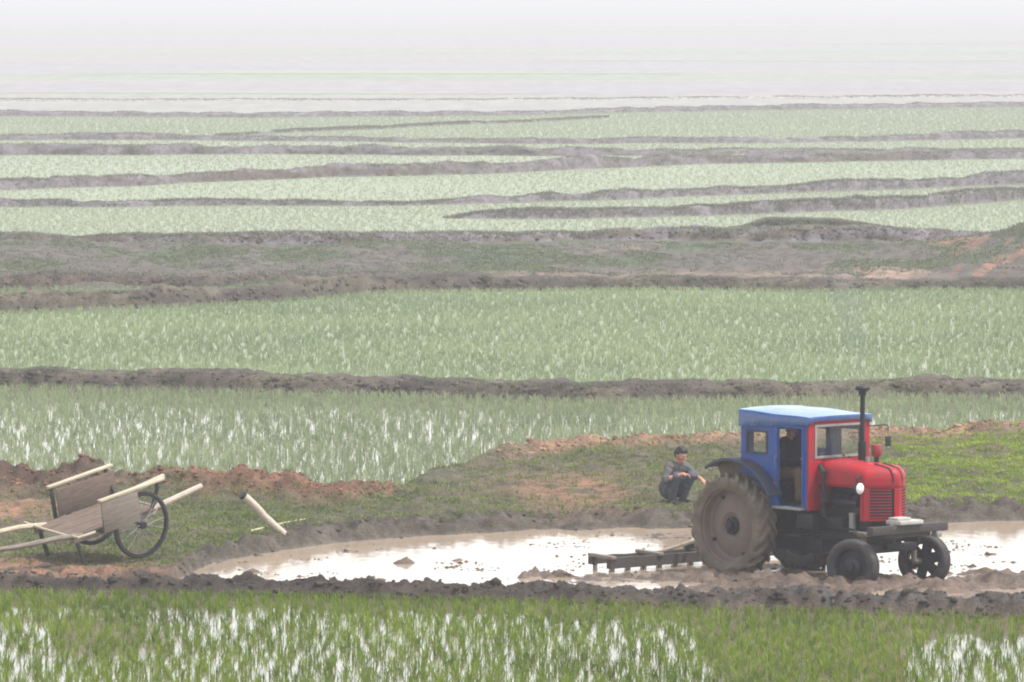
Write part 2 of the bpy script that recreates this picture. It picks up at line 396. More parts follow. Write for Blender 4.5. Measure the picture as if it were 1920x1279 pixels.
def near_height(x, y, full=False):
    x = np.asarray(x, float); y = np.asarray(y, float)
    px, py0 = PX(x, y, 0.0); _, py2 = PX(x, y, 0.2)
    wob = (fbm(x * 0.9, y * 0.5, 3, 11) - 0.5) * 9
    clod = fbm(x * 6, y * 6, 4, 21) - 0.5
    big = fbm(x * 1.3, y * 0.8, 3, 31) - 0.5
    # land behind the water edge: d metres behind
    d = (ipx(W_EDGE, px) - py0 + wob) / 12.3
    eh = ipx(EDGE_H, px)
    land_m = sstep(-0.15, 0.55, d)
    land = eh * (0.75 + 0.8 * big) + (0.012 + 0.012 * sstep(650, 850, px)) * np.clip(d, 0, 9) + clod * (0.11 + 0.26 * np.exp(-(d - 0.5) ** 2 / 0.6)) + (0.08 + 0.16 * sstep(600, 800, px)) * (fbm(x * 1.8, y * 0.9, 3, 91) - 0.42) * sstep(0.5, 2.0, d) * (0.5 + 0.5 * fbm(x * 0.8, y * 0.8, 2, 5))
    # ploughed mud floor
    mud = -0.07 + 0.05 * big + 0.06 * clod
    m_front = sstep(1052, 1090, py0 + (fbm(x * 0.7, y * 0.7, 3, 41) - 0.5) * 30) * sstep(900, 1350, px + (fbm(x * 0.7, y * 0.7, 2, 44) - 0.5) * 250)
    mud = mud + m_front * (0.05 + 0.13 * big + 0.13 * clod)
    berm = sstep(1400, 1480, px) * np.exp(-((py0 - 1099) / 8.0) ** 2)
    mud = mud + berm * (0.09 + 0.10 * big + 0.12 * clod)
    wheelmud = blob(px, py0, 1380, 1086, 90, 8) + blob(px, py0, 1230, 1086, 140, 7)
    mud = mud + np.clip(wheelmud, 0, 1) * (0.08 + 0.12 * clod)
    isl = 0.85 * blob(px, py0, 455, 1073, 50, 4) + 0.8 * blob(px, py0, 760, 1055, 34, 4) + 0.8 * blob(px, py0, 870, 1051, 26, 3) \
        + 0.7 * blob(px, py0, 1190, 1013, 20, 3) + 0.9 * blob(px, py0, 1260, 1005, 60, 6) + 0.8 * blob(px, py0, 690, 1088, 60, 4) + blob(px, py0, 1000, 1080, 90, 6) \
        + 0.8 * blob(px, py0, 1850, 1040, 30, 3) + 0.7 * blob(px, py0, 1800, 1060, 50, 4) + 0.8 * blob(px, py0, 1890, 1078, 60, 5)
    mud = mud + np.clip(isl, 0, 1) * (0.062 + 0.34 * clod)
    z = mud * (1 - land_m) + land * land_m
    # ridge along the far side of the land, then drop into the next paddy
    kd = (py2 - ipx(K_EDGE, px) + wob * 0.7) / 10.0          # metres in front of the far edge
    rh = ipx(R_H, px) * (0.8 + 0.9 * big)
    ridge = np.exp(-((kd - 0.75) / 0.65) ** 2)
    rc = clod * 0.22 * ridge * (ipx(R_H, px) > 0.09)
    z = z + ridge * rh + rc
    behind = sstep(0.1, -0.5, kd)
    z = z * (1 - behind) - 0.13 * behind
    # front bund
    bd = (ipx(B0_BASE, px) - py0 + (fbm(x * 1.1, y * 0.2, 3, 51) - 0.5) * 5) / 12.3   # metres behind its foot
    prof = sstep(0.0, 0.22, bd) * sstep(1.35, 0.75, bd)
    bh = ipx([(-900, 0.21), (300, 0.21), (420, 0.15), (900, 0.19), (1400, 0.24), (1920, 0.27), (2800, 0.27)], px) + 0.14 * big + 0.30 * clod
    onland = sstep(330, 240, px)
    z = np.where(bd < 1.5, np.maximum(z * sstep(0.3, 1.2, bd), 0) * onland + z * (1 - onland), z)
    z = np.where(bd < 0.3, np.minimum(z, -0.05 + 0 * z), z)
    z = np.maximum(z, prof * bh - 0.14 * (prof < 0.02))
    z = np.where(bd < -0.05, -0.14, z)
    if not full: return z
    return z, dict(px=px, py0=py0, py2=py2, d=d, land=land_m * (1 - behind), ridge=ridge, bd=bd, prof=prof, mudf=np.clip(m_front + isl + berm + wheelmud, 0, 1), clod=clod, big=big)

nx = np.concatenate([-np.linspace(45, 12.6, 30), np.arange(-12.5, 12.5, 0.046), np.linspace(12.6, 45, 30)])
NY0, NY1 = float(G(960, 1190)[1]), float(G(960, 800, 0.2)[1]) + 1.5
ny = np.concatenate([np.arange(NY0, NY0 + 10, 0.05), np.arange(NY0 + 10, NY1, 0.065)])
X, Y = np.meshgrid(nx, ny)
Z, mk = near_height(X, Y, True)
me = np_mesh('field_bank', np.stack([X, Y, Z], -1).reshape(-1, 3), grid_faces(len(ny), len(nx)))
def mixcol(a, b, f): return a * (1 - f[..., None]) + np.asarray(b) * f[..., None]
c = np.zeros(X.shape + (3,)) + np.array([0.135, 0.105, 0.085])                     # wet ploughed mud
n1 = fbm(X * 0.8, Y * 0.5, 4, 61); n2 = fbm(X * 3, Y * 2, 3, 71)
c = mixcol(c, [0.225, 0.15, 0.105], np.clip(mk['mudf'] * (n1 * 1.5), 0, 1))
land = mk['land']
c = mixcol(c, [0.125, 0.12, 0.07], land); c = mixcol(c, [0.16, 0.13, 0.09], land * sstep(0.5, 0.65, n1))
c = mixcol(c, [0.12, 0.098, 0.082], land * np.exp(-((mk['d'] - 0.6) / 1.2) ** 2))    # dark wet rim of the bank
px, py2 = mk['px'], mk['py2']
redness = np.clip(blob(px, py2, 1070, 925, 110, 26) * 1.1 + blob(px, py2, 100, 1064, 190, 14) * 1.5 + blob(px, py2, 20, 960, 90, 20), 0, 1) * sstep(0.35, 0.6, n2 + 0.15)
c = mixcol(c, [0.33, 0.18, 0.115], np.clip(redness, 0, 1) * land)
rr = np.clip(mk['ridge'] * sstep(0.08, 0.16, ipx(R_H, px)), 0, 1)
c = mixcol(c, [0.27, 0.135, 0.085], rr * sstep(200, 450, px) * sstep(900, 700, px))
c = mixcol(c, [0.12, 0.07, 0.055], rr * sstep(260, 120, px))
c = mixcol(c, [0.42, 0.25, 0.16], rr * sstep(880, 1000, px) * (0.5 + 0.5 * n2))
b0 = mk['prof'] * (mk['bd'] < 1.4)
c = mixcol(c, [0.065, 0.052, 0.042], np.clip(b0, 0, 1))
c = mixcol(c, [0.27, 0.175, 0.12], np.clip(b0 * sstep(280, 180, px) * sstep(0.3, 0.6, mk['bd']), 0, 1))
wet = np.clip(0.75 * (Z < 0.035) * (1 - land) + 0.55 * mk['mudf'] * (1 - land), 0, 0.8)
set_tint(me, c.reshape(-1, 3), wet.ravel())
tag(link('field_bank', me, 'soil', smooth=75), kind='structure')

def strip_water(near, far, mat, xr, n=60, z=0.0, name='paddy_water'):
    xs = np.linspace(xr[0], xr[1], n); a = near(xs); b = far(xs)
    v = np.concatenate([np.stack([xs, a, np.full(n, z)], 1), np.stack([xs, b, np.full(n, z)], 1)])
    me = np_mesh(name, v, grid_faces(2, n))
    return tag(link(name, me, mat), kind='structure')
off = lambda f, d: (lambda q: f(q) + d)
cB0 = curve(B0_BASE)
cK = curve(K_EDGE, 0.2)
strip_water(off(cB0, 0.6), off(curve(W_EDGE), 0.6), 'muddy_water', (-45, 45), 200, 0.0, 'muddy_water')

# ---------------- earth bunds between the paddies: (px, foot py, height px)
def bund(pts, width, tint, seed, tint2=None, rough=1.0, dx=None, xr=None, veg=0.0):
    p = np.array(pts, float); x, y = G(p[:, 0], p[:, 1]); D = y.mean()
    h = p[:, 2] / (F_PX / y)
    if xr is None: xr = (-D * HALF * 1.9, D * HALF * 1.9)
    dx = dx or D * 0.0005
    xs = np.arange(xr[0], xr[1], dx)
    k = np.argsort(x); x = x[k]; y = y[k]; h = h[k]
    if p[0, 0] > -100: xs = xs[xs > x[0] - 0.3]
    yb = np.interp(xs, x, y) + (fbm(xs * 0.25, xs * 0, 3, seed) - 0.5) * 1.6 * D / 140
    hb = np.interp(xs, x, h) * (0.55 + 0.9 * fbm(xs * 0.7, xs * 0 + 3, 5, seed + 1))
    if p[0, 0] > -100: hb = hb * sstep(x[0] - 0.3, x[0] + 1.2, xs)
    s = np.concatenate([[-0.5, -0.12, 0, 0.06, 0.13, 0.2, 0.28, 0.36], np.linspace(0.45, width, 6), [width + 0.25, width + 0.5, width + 0.9]])
    pr = np.concatenate([[-1, -0.4, 0.0, 0.25, 0.5, 0.72, 0.88, 0.97], [1.0, 1.02, 1.0, 0.98, 0.97, 0.95], [0.6, 0.0, -1]])
    S, XX = np.meshgrid(s, xs, indexing='ij')
    cl = fbm(XX * 4, S * 4 + yb[None] * 4, 5, seed + 2) - 0.5
    ZZ = np.where(pr[:, None] >= 0, pr[:, None] * hb[None], pr[:, None] * 0.14)
    ZZ = ZZ + cl * 0.6 * hb[None] * rough * sstep(-0.2, 0.3, pr)[:, None]
    YY = S + yb[None] + cl * 0.4
    me = np_mesh('earth_bund', np.stack([XX, YY, ZZ], -1).reshape(-1, 3), grid_faces(len(s), len(xs)))
    n = fbm(XX * 0.6, YY * 0.6 + ZZ * 4, 4, seed + 3)
    cc = np.zeros(XX.shape + (3,)) + np.array(tint)
    if tint2 is not None: cc = mixcol(cc, tint2, sstep(0.45, 0.62, n))
    set_tint(me, cc.reshape(-1, 3))
    tag(link('earth_bund', me, 'soil', smooth=70), kind='structure')
    BUNDS.append((xs, yb, hb, width))
    return lambda q: np.interp(q, xs, yb)
BUNDS = []
DK = (0.115, 0.095, 0.08); DK2 = (0.17, 0.145, 0.105); RD = (0.24, 0.165, 0.125); VI = (0.25, 0.22, 0.235); PV = (0.52, 0.47, 0.46)  # VI, PV: far soil paled so its colour carries the haze fade
cB1 = bund([(-400, 722, 24), (0, 728, 26), (500, 737, 28), (1000, 747, 31), (1100, 750, 33), (1300, 748, 27), (1920, 746, 24), (2300, 744, 24)], 1.4, DK, 101, DK2)
cB2 = bund([(-400, 596, 38), (0, 589, 36), (300, 577, 36), (500, 568, 36), (700, 553, 32), (900, 548, 27), (1200, 546, 22), (1600, 546, 20), (1920, 546, 20), (2300, 546, 22)], 1.2, DK, 111, DK2)
cB2b = bund([(-400, 541, 30), (0, 541, 28), (350, 540, 22), (600, 530, 15), (800, 525, 10), (1000, 523, 4), (1920, 522, 3)], 2.0, (0.12, 0.10, 0.085), 121, (0.17, 0.12, 0.095))
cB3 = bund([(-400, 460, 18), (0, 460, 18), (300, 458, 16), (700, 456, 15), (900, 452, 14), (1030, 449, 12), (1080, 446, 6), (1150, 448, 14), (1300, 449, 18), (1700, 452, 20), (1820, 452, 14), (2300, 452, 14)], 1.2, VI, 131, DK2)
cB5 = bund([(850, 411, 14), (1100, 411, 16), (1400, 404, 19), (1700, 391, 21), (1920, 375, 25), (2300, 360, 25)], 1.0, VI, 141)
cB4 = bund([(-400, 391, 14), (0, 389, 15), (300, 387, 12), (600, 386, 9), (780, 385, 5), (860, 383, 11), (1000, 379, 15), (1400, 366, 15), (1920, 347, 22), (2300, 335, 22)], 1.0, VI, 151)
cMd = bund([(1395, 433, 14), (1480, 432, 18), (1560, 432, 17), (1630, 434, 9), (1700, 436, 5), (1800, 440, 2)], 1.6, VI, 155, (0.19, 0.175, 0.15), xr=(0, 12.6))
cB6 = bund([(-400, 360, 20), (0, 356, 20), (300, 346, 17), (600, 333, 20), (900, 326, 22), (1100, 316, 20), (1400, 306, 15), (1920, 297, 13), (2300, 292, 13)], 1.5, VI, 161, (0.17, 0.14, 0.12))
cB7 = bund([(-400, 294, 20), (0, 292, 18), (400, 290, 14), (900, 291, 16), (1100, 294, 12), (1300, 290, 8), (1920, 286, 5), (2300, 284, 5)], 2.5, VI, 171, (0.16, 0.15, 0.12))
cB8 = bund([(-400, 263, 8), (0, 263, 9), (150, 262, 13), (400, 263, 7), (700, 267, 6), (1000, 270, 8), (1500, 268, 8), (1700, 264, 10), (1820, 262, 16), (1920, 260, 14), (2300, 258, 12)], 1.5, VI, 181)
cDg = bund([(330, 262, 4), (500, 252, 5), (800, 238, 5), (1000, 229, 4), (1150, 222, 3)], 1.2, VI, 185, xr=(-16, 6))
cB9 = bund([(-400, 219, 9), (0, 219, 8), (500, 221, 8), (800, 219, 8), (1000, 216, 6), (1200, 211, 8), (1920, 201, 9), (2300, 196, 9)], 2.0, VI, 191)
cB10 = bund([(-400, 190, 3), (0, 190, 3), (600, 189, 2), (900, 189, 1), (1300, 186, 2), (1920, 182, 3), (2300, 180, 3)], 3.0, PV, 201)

# ---------------- rough embankment between B2 and B3, with the red mound on its right
def emb_height(x, y):
    px, py = PX(x, y, 0.0)
    f = sstep(548, 530, py) * sstep(452, 466, py)
    z = 0.16 * f + f * (fbm(x * 0.35, y * 0.12, 4, 301) - 0.5) * 0.7 + f * (fbm(x * 2.5, y * 1.2, 3, 311) - 0.5) * 0.25
    dx = (px - 1960) / 230.0; dy = (py - 505) / 33.0
    mnd = np.clip(1 - np.sqrt(dx ** 2 + dy ** 2), 0, 1)
    z = z + 1.15 * mnd ** 0.9 * (0.75 + 0.6 * fbm(x * 0.8, y * 0.5, 4, 321))
    return z - 0.06 * (1 - f)
ex = np.arange(-27, 27, 0.11); EY0, EY1 = float(G(960, 551)[1]), float(G(960, 440)[1]); ey = np.arange(EY0, EY1, 0.15)
X, Y = np.meshgrid(ex, ey); Z = emb_height(X, Y)
me = np_mesh('embankment', np.stack([X, Y, Z], -1).reshape(-1, 3), grid_faces(len(ey), len(ex)))
px, py = PX(X, Y, Z)
n1 = fbm(X * 0.5, Y * 0.18, 4, 331); n2 = fbm(X * 1.5, Y * 0.8, 4, 341)
c = np.zeros(X.shape + (3,)) + np.array([0.16, 0.14, 0.12])
c = mixcol(c, [0.12, 0.15, 0.09], sstep(0.45, 0.6, n1))
c = mixcol(c, [0.27, 0.205, 0.16], np.clip(np.exp(-((py - 517) / 8) ** 2) * sstep(820, 950, px) * sstep(1760, 1680, px) * (0.5 + n2), 0, 1))
c = mixcol(c, [0.42, 0.29, 0.225], np.clip(blob(px, py, 1655, 513, 70, 11) * 1.5, 0, 1))
c = mixcol(c, [0.29, 0.19, 0.14], np.clip(blob(px, py, 40, 515, 90, 10), 0, 1) * sstep(0.4, 0.6, n2))
c = mixcol(c, [0.33, 0.26, 0.20], np.clip(blob(px, py, 1170, 468, 40, 8), 0, 1) * sstep(0.4, 0.55, n2))
stripe = sstep(0.5, 0.62, fbm((px + 1.4 * py) * 0.02, (px - 0.7 * py) * 0.006, 3, 351))
c = mixcol(c, [0.34, 0.20, 0.145], np.clip(sstep(1740, 1820, px + (py - 500) * -0.9) * stripe, 0, 1))
set_tint(me, c.reshape(-1, 3))
tag(link('embankment', me, 'soil', smooth=60), kind='structure')

# ---------------- standing water of each paddy
def hw(D): return (-D * HALF * 1.9, D * HALF * 1.9)
strip_water(lambda q: 50 + q * 0, off(cB0, 0.15), 'paddy_water', (-45, 45))
strip_water(lambda q: np.maximum(cK(q) - 1.6, 0) + 1.2, off(cB1, 0.2), 'paddy_water', (-45, 45), 200)
strip_water(off(cB1, 1.2), off(cB2, 0.2), 'mid_water', hw(170), 120)
strip_water(off(cB2, 1.0), off(cB2b, 0.2), 'paddy_water', hw(190), 120, -0.005)
strip_water(off(cB3, 1.0), off(cB4, 0.2), 'mid_water', hw(235), 120)
strip_water(off(cB4, 0.9), off(cB6, 0.2), 'mid_water', hw(265), 120)
strip_water(off(cB6, 1.4), off(cB7, 0.2), 'mid_water', hw(290), 120)
strip_water(off(cB7, 2.0), off(cB8, 0.2), 'mid_water', hw(310), 120)
strip_water(off(cB8, 1.2), off(cB9, 0.2), 'mid_water', hw(340), 120)
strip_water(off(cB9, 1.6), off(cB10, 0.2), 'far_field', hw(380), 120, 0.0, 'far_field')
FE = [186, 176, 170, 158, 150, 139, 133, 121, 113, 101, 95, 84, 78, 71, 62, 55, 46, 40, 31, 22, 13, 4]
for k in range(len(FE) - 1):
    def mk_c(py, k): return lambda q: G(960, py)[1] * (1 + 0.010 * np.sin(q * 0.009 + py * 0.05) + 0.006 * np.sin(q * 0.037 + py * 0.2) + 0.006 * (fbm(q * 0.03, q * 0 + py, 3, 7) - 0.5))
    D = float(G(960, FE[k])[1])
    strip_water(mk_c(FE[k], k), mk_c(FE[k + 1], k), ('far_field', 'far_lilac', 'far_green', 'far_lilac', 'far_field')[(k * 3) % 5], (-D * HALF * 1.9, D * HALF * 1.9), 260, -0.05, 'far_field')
for (a, b, x0, x1) in ((139, 134.5, -0.9, 0.35), (47, 44.8, -0.2, 1.0), (78, 75, 0.45, 1.2), (176, 173, -1.2, 0.1), (112, 109, 0.0, 1.3)):
    D = float(G(960, a)[1]); xa, xb = D * HALF * x0, D * HALF * x1; ca, cb_ = mk_c(a, 1), mk_c(b, 1)
    strip_water(ca, (lambda ca, cb_, xa, xb: lambda q: ca(q) + (cb_(q) - ca(q)) * np.clip(np.sin(np.pi * np.clip((q - xa) / (xb - xa), 0.001, 0.999)) * (0.5 + fbm(q * 0.05, q * 0, 3, 5)), 0.002, 1))(ca, cb_, xa, xb), 'mid_water', (xa, xb), 200, -0.03)

# ================================================================== VEGETATION
def blades(name, pts, hgt, wid, nb, spread, lean, mat, seed, tone=(0.0, 1.0)):
    """tufts of thin bent blades at pts (n,3); hgt array or float; one joined mesh"""
    r = np.random.default_rng(seed); n = len(pts)
    P = np.repeat(pts, nb, 0); m = len(P)
    H = np.repeat(np.broadcast_to(hgt, (n,)), nb) * r.uniform(0.6, 1.15, m)
    a = r.uniform(0, 2 * np.pi, m); rad = r.uniform(0, 1, m) ** 0.7 * spread
    base = P + np.stack([np.cos(a) * rad, np.sin(a) * rad, -0.02 + 0 * a], 1)
    la = a + r.normal(0, 0.6, m); ll = np.abs(r.normal(lean, lean * 0.6, m)) * H
    ld = np.stack([np.cos(la), np.sin(la), 0 * la], 1)
    mid = base + ld * (ll * 0.3)[:, None]; mid[:, 2] += H * 0.58
    tip = base + ld * ll[:, None]; tip[:, 2] += H * (1 - 0.25 * np.clip(ll / H, 0, 1.2))
    wa = r.uniform(-1.2, 1.2, m); wd = np.stack([np.cos(wa), np.sin(wa), 0 * wa], 1)
    W = (wid * r.uniform(0.7, 1.3, m))[:, None]
    v = np.stack([base - wd * W * 0.5, base + wd * W * 0.5, mid + wd * W * 0.5, mid - wd * W * 0.5, tip], 1).reshape(-1, 3)
    k = np.arange(m)[:, None] * 5
    tri = np.concatenate([k + [0, 1, 2], k + [0, 2, 3], k + [3, 2, 4]], 0)
    me = np_mesh(name, v, tri)
    at = me.attributes.new('tone', 'FLOAT', 'POINT')
    tn = np.repeat(r.uniform(tone[0], tone[1], n), nb) * 0.6 + r.uniform(tone[0], tone[1], m) * 0.4 - 0.2
    at.data.foreach_set('value', np.repeat(tn, 5).astype(np.float32))
    return link(name, me, mat)
def field_pts(near, far, sx, sy, seed, jit=0.3, keep=None, wide=1.65, z=0.0, y0=None):
    r = np.random.default_rng(seed)
    ya = y0 or 80; xs0 = np.linspace(-45, 45, 50); lo = near(xs0).min(); hi = far(xs0).max()
    ys = np.arange(lo, hi, sy); xm = hi * HALF * wide + 1
    xs = np.arange(-xm, xm, sx)
    X, Y = np.meshgrid(xs, ys); X = X + (np.arange(len(ys)) % 2)[:, None] * sx * 0.5
    X = (X + r.normal(0, sx * jit, X.shape)).ravel(); Y = (Y + r.normal(0, sy * jit, Y.shape)).ravel()
    k = (Y > near(X)) & (Y < far(X)) & (np.abs(X) < Y * HALF * wide + 1)
    X = X[k]; Y = Y[k]
    if keep is not None:
        px, py = PX(X, Y, 0.0); q = keep(px, py, X, Y); k = r.uniform(0, 1, len(X)) < q; X = X[k]; Y = Y[k]
    return np.stack([X, Y, np.full(len(X), z)], 1)
RL = 'rice_seedlings'
def stuff(o, label): return tag(o, label, 'rice plants' if 'rice' in o.name else 'grass', kind='stuff')
# foreground paddy
kp = lambda px, py, X, Y: np.clip(0.82 + 0.8 * (fbm(X * 0.5, Y * 0.3, 3, 7) - 0.5) + 0.5 * sstep(1390, 1440, px) * sstep(1650, 1600, px) - 0.12 * sstep(1600, 1700, px) + 0.25 * sstep(1150, 1128, py), 0.1, 1)
p = field_pts(lambda q: G(960, 1345)[1] + q * 0, off(cB0, 0.05), 0.19, 0.19, 1, keep=kp)
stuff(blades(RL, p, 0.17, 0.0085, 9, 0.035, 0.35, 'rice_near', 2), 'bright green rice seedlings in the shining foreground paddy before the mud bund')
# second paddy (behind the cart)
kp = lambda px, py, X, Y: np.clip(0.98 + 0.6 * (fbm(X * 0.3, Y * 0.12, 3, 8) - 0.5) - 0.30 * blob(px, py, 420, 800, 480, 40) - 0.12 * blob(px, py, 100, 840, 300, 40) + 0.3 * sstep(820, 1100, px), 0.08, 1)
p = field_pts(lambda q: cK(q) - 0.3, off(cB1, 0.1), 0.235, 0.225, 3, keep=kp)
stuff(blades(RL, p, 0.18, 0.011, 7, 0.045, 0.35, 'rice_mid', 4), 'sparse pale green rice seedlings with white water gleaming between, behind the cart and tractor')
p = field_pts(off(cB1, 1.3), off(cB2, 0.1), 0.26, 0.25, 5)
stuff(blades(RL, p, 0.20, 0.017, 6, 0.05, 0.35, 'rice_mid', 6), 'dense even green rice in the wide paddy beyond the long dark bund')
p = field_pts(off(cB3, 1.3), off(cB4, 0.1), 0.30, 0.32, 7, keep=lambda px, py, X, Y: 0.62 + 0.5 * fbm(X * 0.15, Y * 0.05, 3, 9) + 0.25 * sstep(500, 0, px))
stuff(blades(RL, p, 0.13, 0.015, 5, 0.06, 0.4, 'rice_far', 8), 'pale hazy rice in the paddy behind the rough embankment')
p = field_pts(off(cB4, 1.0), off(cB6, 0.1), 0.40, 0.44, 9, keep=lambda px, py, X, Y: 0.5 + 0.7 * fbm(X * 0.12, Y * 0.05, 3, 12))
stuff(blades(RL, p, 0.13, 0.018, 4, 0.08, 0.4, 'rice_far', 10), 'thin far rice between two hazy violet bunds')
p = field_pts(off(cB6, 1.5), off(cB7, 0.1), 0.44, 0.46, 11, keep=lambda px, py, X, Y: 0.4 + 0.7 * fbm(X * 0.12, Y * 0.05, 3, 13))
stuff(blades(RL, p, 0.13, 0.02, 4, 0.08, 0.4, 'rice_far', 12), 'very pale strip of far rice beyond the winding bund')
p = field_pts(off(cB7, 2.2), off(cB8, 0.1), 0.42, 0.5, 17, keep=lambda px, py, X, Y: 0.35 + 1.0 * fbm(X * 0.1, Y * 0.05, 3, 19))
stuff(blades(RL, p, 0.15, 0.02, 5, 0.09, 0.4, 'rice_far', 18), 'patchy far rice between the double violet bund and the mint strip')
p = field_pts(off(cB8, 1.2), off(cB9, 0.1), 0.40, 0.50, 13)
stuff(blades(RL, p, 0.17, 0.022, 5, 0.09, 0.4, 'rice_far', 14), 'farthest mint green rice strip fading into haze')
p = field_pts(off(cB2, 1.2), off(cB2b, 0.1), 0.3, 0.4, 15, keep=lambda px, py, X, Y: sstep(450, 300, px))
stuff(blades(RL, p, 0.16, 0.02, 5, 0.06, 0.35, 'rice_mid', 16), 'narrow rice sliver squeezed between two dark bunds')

# grass on the near bank
r = np.random.default_rng(50); n = 130000
x = r.uniform(-13, 13, n); y = r.uniform(NY0 + 2, NY1, n); z, mk = near_height(x, y, True)
px, py2 = mk['px'], mk['py2']; _, pyz = PX(x, y, z)
dens = mk['land'] * (0.30 + 1.1 * (fbm(x * 0.7, y * 0.5, 3, 401) - 0.38))
dens = dens + 0.9 * blob(px, py2, 450, 1005, 170, 40) + 0.55 * blob(px, py2, 150, 1040, 170, 18) + 0.5 * blob(px, py2, 700, 940, 110, 30) + 0.35 * blob(px, py2, 1220, 880, 200, 25)
dens = dens * (1 - 0.9 * np.clip(blob(px, py2, 1070, 925, 110, 26) + blob(px, py2, 80, 1066, 190, 12) + blob(px, py2, 20, 955, 110, 22), 0, 1))
dens = dens * (1 - 0.8 * mk['ridge'] * sstep(0.08, 0.16, ipx(R_H, px))) * (z > 0.08) * sstep(0.3, 1.0, mk['d'])
bright = sstep(1620, 1700, px + (fbm(x * 0.8, y * 0.5, 3, 402) - 0.5) * 200) * sstep(965, 930, py2)
dens = np.where(bright > 0.5, mk['land'] * (z > 0.1) * (1 - 0.9 * mk['ridge']) * (0.9 + 0 * x), dens)
k = (r.uniform(0, 1, n) < dens * 0.75)
g1 = k & (bright < 0.5); g2 = k & (bright >= 0.5)
P3 = np.stack([x, y, z], 1)
stuff(blades('weedy_grass', P3[g1], 0.075, 0.013, 6, 0.08, 0.8, 'grass', 51), 'short weedy grass growing over the muddy bank between cart and tractor')
stuff(blades('bright_grass', P3[g2], 0.075, 0.015, 6, 0.08, 0.7, 'grass_bright', 52), 'lush yellow green grass on the bank behind the tractor bonnet')
n = 9000; x = r.uniform(-13, 13, n); f = r.uniform(0, 0.35, n); y = cB0(x) + f; z = near_height(x, y)
k = (z > -0.03) & (z < 0.05) & (r.uniform(0, 1, n) < 0.25); P3 = np.stack([x, y, z], 1)[k]
stuff(blades('bund_grass', P3, 0.08, 0.011, 5, 0.05, 0.5, 'rice_near', 53), 'grass tufts along the foot of the foreground mud bund')
# scrub on the bunds and embankment
r = np.random.default_rng(60); pts = []
for (xs, yb, hb, wdt) in BUNDS[:8]:
    m = 9000; i = r.integers(0, len(xs), m); f = r.uniform(0.1, wdt, m)
    q = np.stack([xs[i], yb[i] + f, hb[i] * np.clip(f / 0.3, 0, 1) * 0.95], 1)
    pts.append(q[fbm(q[:, 0] * 0.8, q[:, 1], 3, 61) > 0.42])
far_pts = []
for (xs, yb, hb, wdt) in BUNDS[2:13]:
    m = 6000; i = r.integers(0, len(xs), m); f = r.uniform(0.05, wdt, m)
    q = np.stack([xs[i], yb[i] + f, hb[i] * np.clip(f / 0.3, 0, 1) * 0.95], 1)
    far_pts.append(q[fbm(q[:, 0] * 0.5, q[:, 1], 3, 66) > 0.40])
stuff(blades('far_bund_weeds', np.concatenate(far_pts), 0.13, 0.03, 4, 0.16, 0.7, 'far_weeds', 64), 'pale weeds fringing the hazy far bunds')  # paler weed colours on the far bunds
stuff(blades('bund_weeds', np.concatenate(pts), 0.07, 0.016, 4, 0.08, 0.8, 'scrub', 62), 'dull weeds clinging to the long dark bunds')
m = 70000; x = r.uniform(-24, 24, m); y = r.uniform(EY0, EY1, m); z = emb_height(x, y)
px, py = PX(x, y, z)
d = sstep(0.42, 0.6, fbm(x * 0.5, y * 0.18, 4, 331)) * 0.9 + 0.12
d = d * (1 - 0.95 * np.exp(-((py - 517) / 7) ** 2) * sstep(820, 950, px)) * (z > 0.05)
k = r.uniform(0, 1, m) < d
stuff(blades('scrub', np.stack([x, y, z], 1)[k], 0.09, 0.022, 5, 0.12, 0.8, 'scrub', 63), 'grey green scrub covering the rough embankment and red mound')

# clods of soil
def clods(name, pts, size, tint, seed, label):
    r = np.random.default_rng(seed); b = bmesh.new(); bmesh.ops.create_icosphere(b, subdivisions=1, radius=1.0)
    bv = np.array([v.co[:] for v in b.verts]); bf = np.array([[v.index for v in f.verts] for f in b.faces]); b.free()
    n = len(pts); S = np.broadcast_to(size, (n,)) * np.clip(np.exp(r.normal(-0.3, 0.55, n)), 0.25, 1.7)
    pts = pts - np.stack([0 * S, 0 * S, 0.35 * S], 1)
    V = bv[None] * (1 + r.uniform(-0.35, 0.35, (n, len(bv), 1))) * S[:, None, None] * r.uniform(0.6, 1.2, (n, 1, 3)) * np.array([1.1, 1.0, 0.75])
    V = V + pts[:, None, :]
    F = bf[None] + (np.arange(n) * len(bv))[:, None, None]
    me = np_mesh(name, V.reshape(-1, 3), F.reshape(-1, 3))
    t = np.repeat(np.asarray(tint) if np.ndim(tint) == 2 else np.tile(tint, (n, 1)), len(bv), 0)
    set_tint(me, t * np.repeat(r.uniform(0.7, 1.3, (n, 1)), len(bv), 0), 0.15)
    return tag(link(name, me, 'soil', smooth=180), label, 'soil clods', kind='stuff')
r = np.random.default_rng(70)
n = 2800; x = r.uniform(-12.5, 12.5, n); y = cB0(x) + r.uniform(0.05, 1.2, n); z = near_height(x, y); k = z > 0.02
clods('mud_clods', np.stack([x, y, z], 1)[k], 0.045, (0.075, 0.06, 0.048), 71, 'dark mud clods heaped along the bund before the flooded plot')
n = 9000; x = r.uniform(-12.5, 12.5, n); y = r.uniform(NY0 + 2, NY0 + 18, n); z, mk = near_height(x, y, True)
k = ((np.abs(mk['d'] - 0.5) < 0.7) & (r.uniform(0, 1, n) < 0.9)) | ((mk['mudf'] > 0.4) & (z > -0.02) & (mk['d'] < 0) & (r.uniform(0, 1, n) < 0.30))
clods('mud_clods', np.stack([x, y, z], 1)[k], 0.035, (0.155, 0.125, 0.10), 73, 'wet brown clods turned up around the shining plough water')
n = 9000; x = r.uniform(-13, 13, n); y = cK(x) + r.uniform(-1.6, 0.4, n); z, mk = near_height(x, y, True)
k = (ipx(R_H, mk['px']) > 0.09) & (z > 0.2)
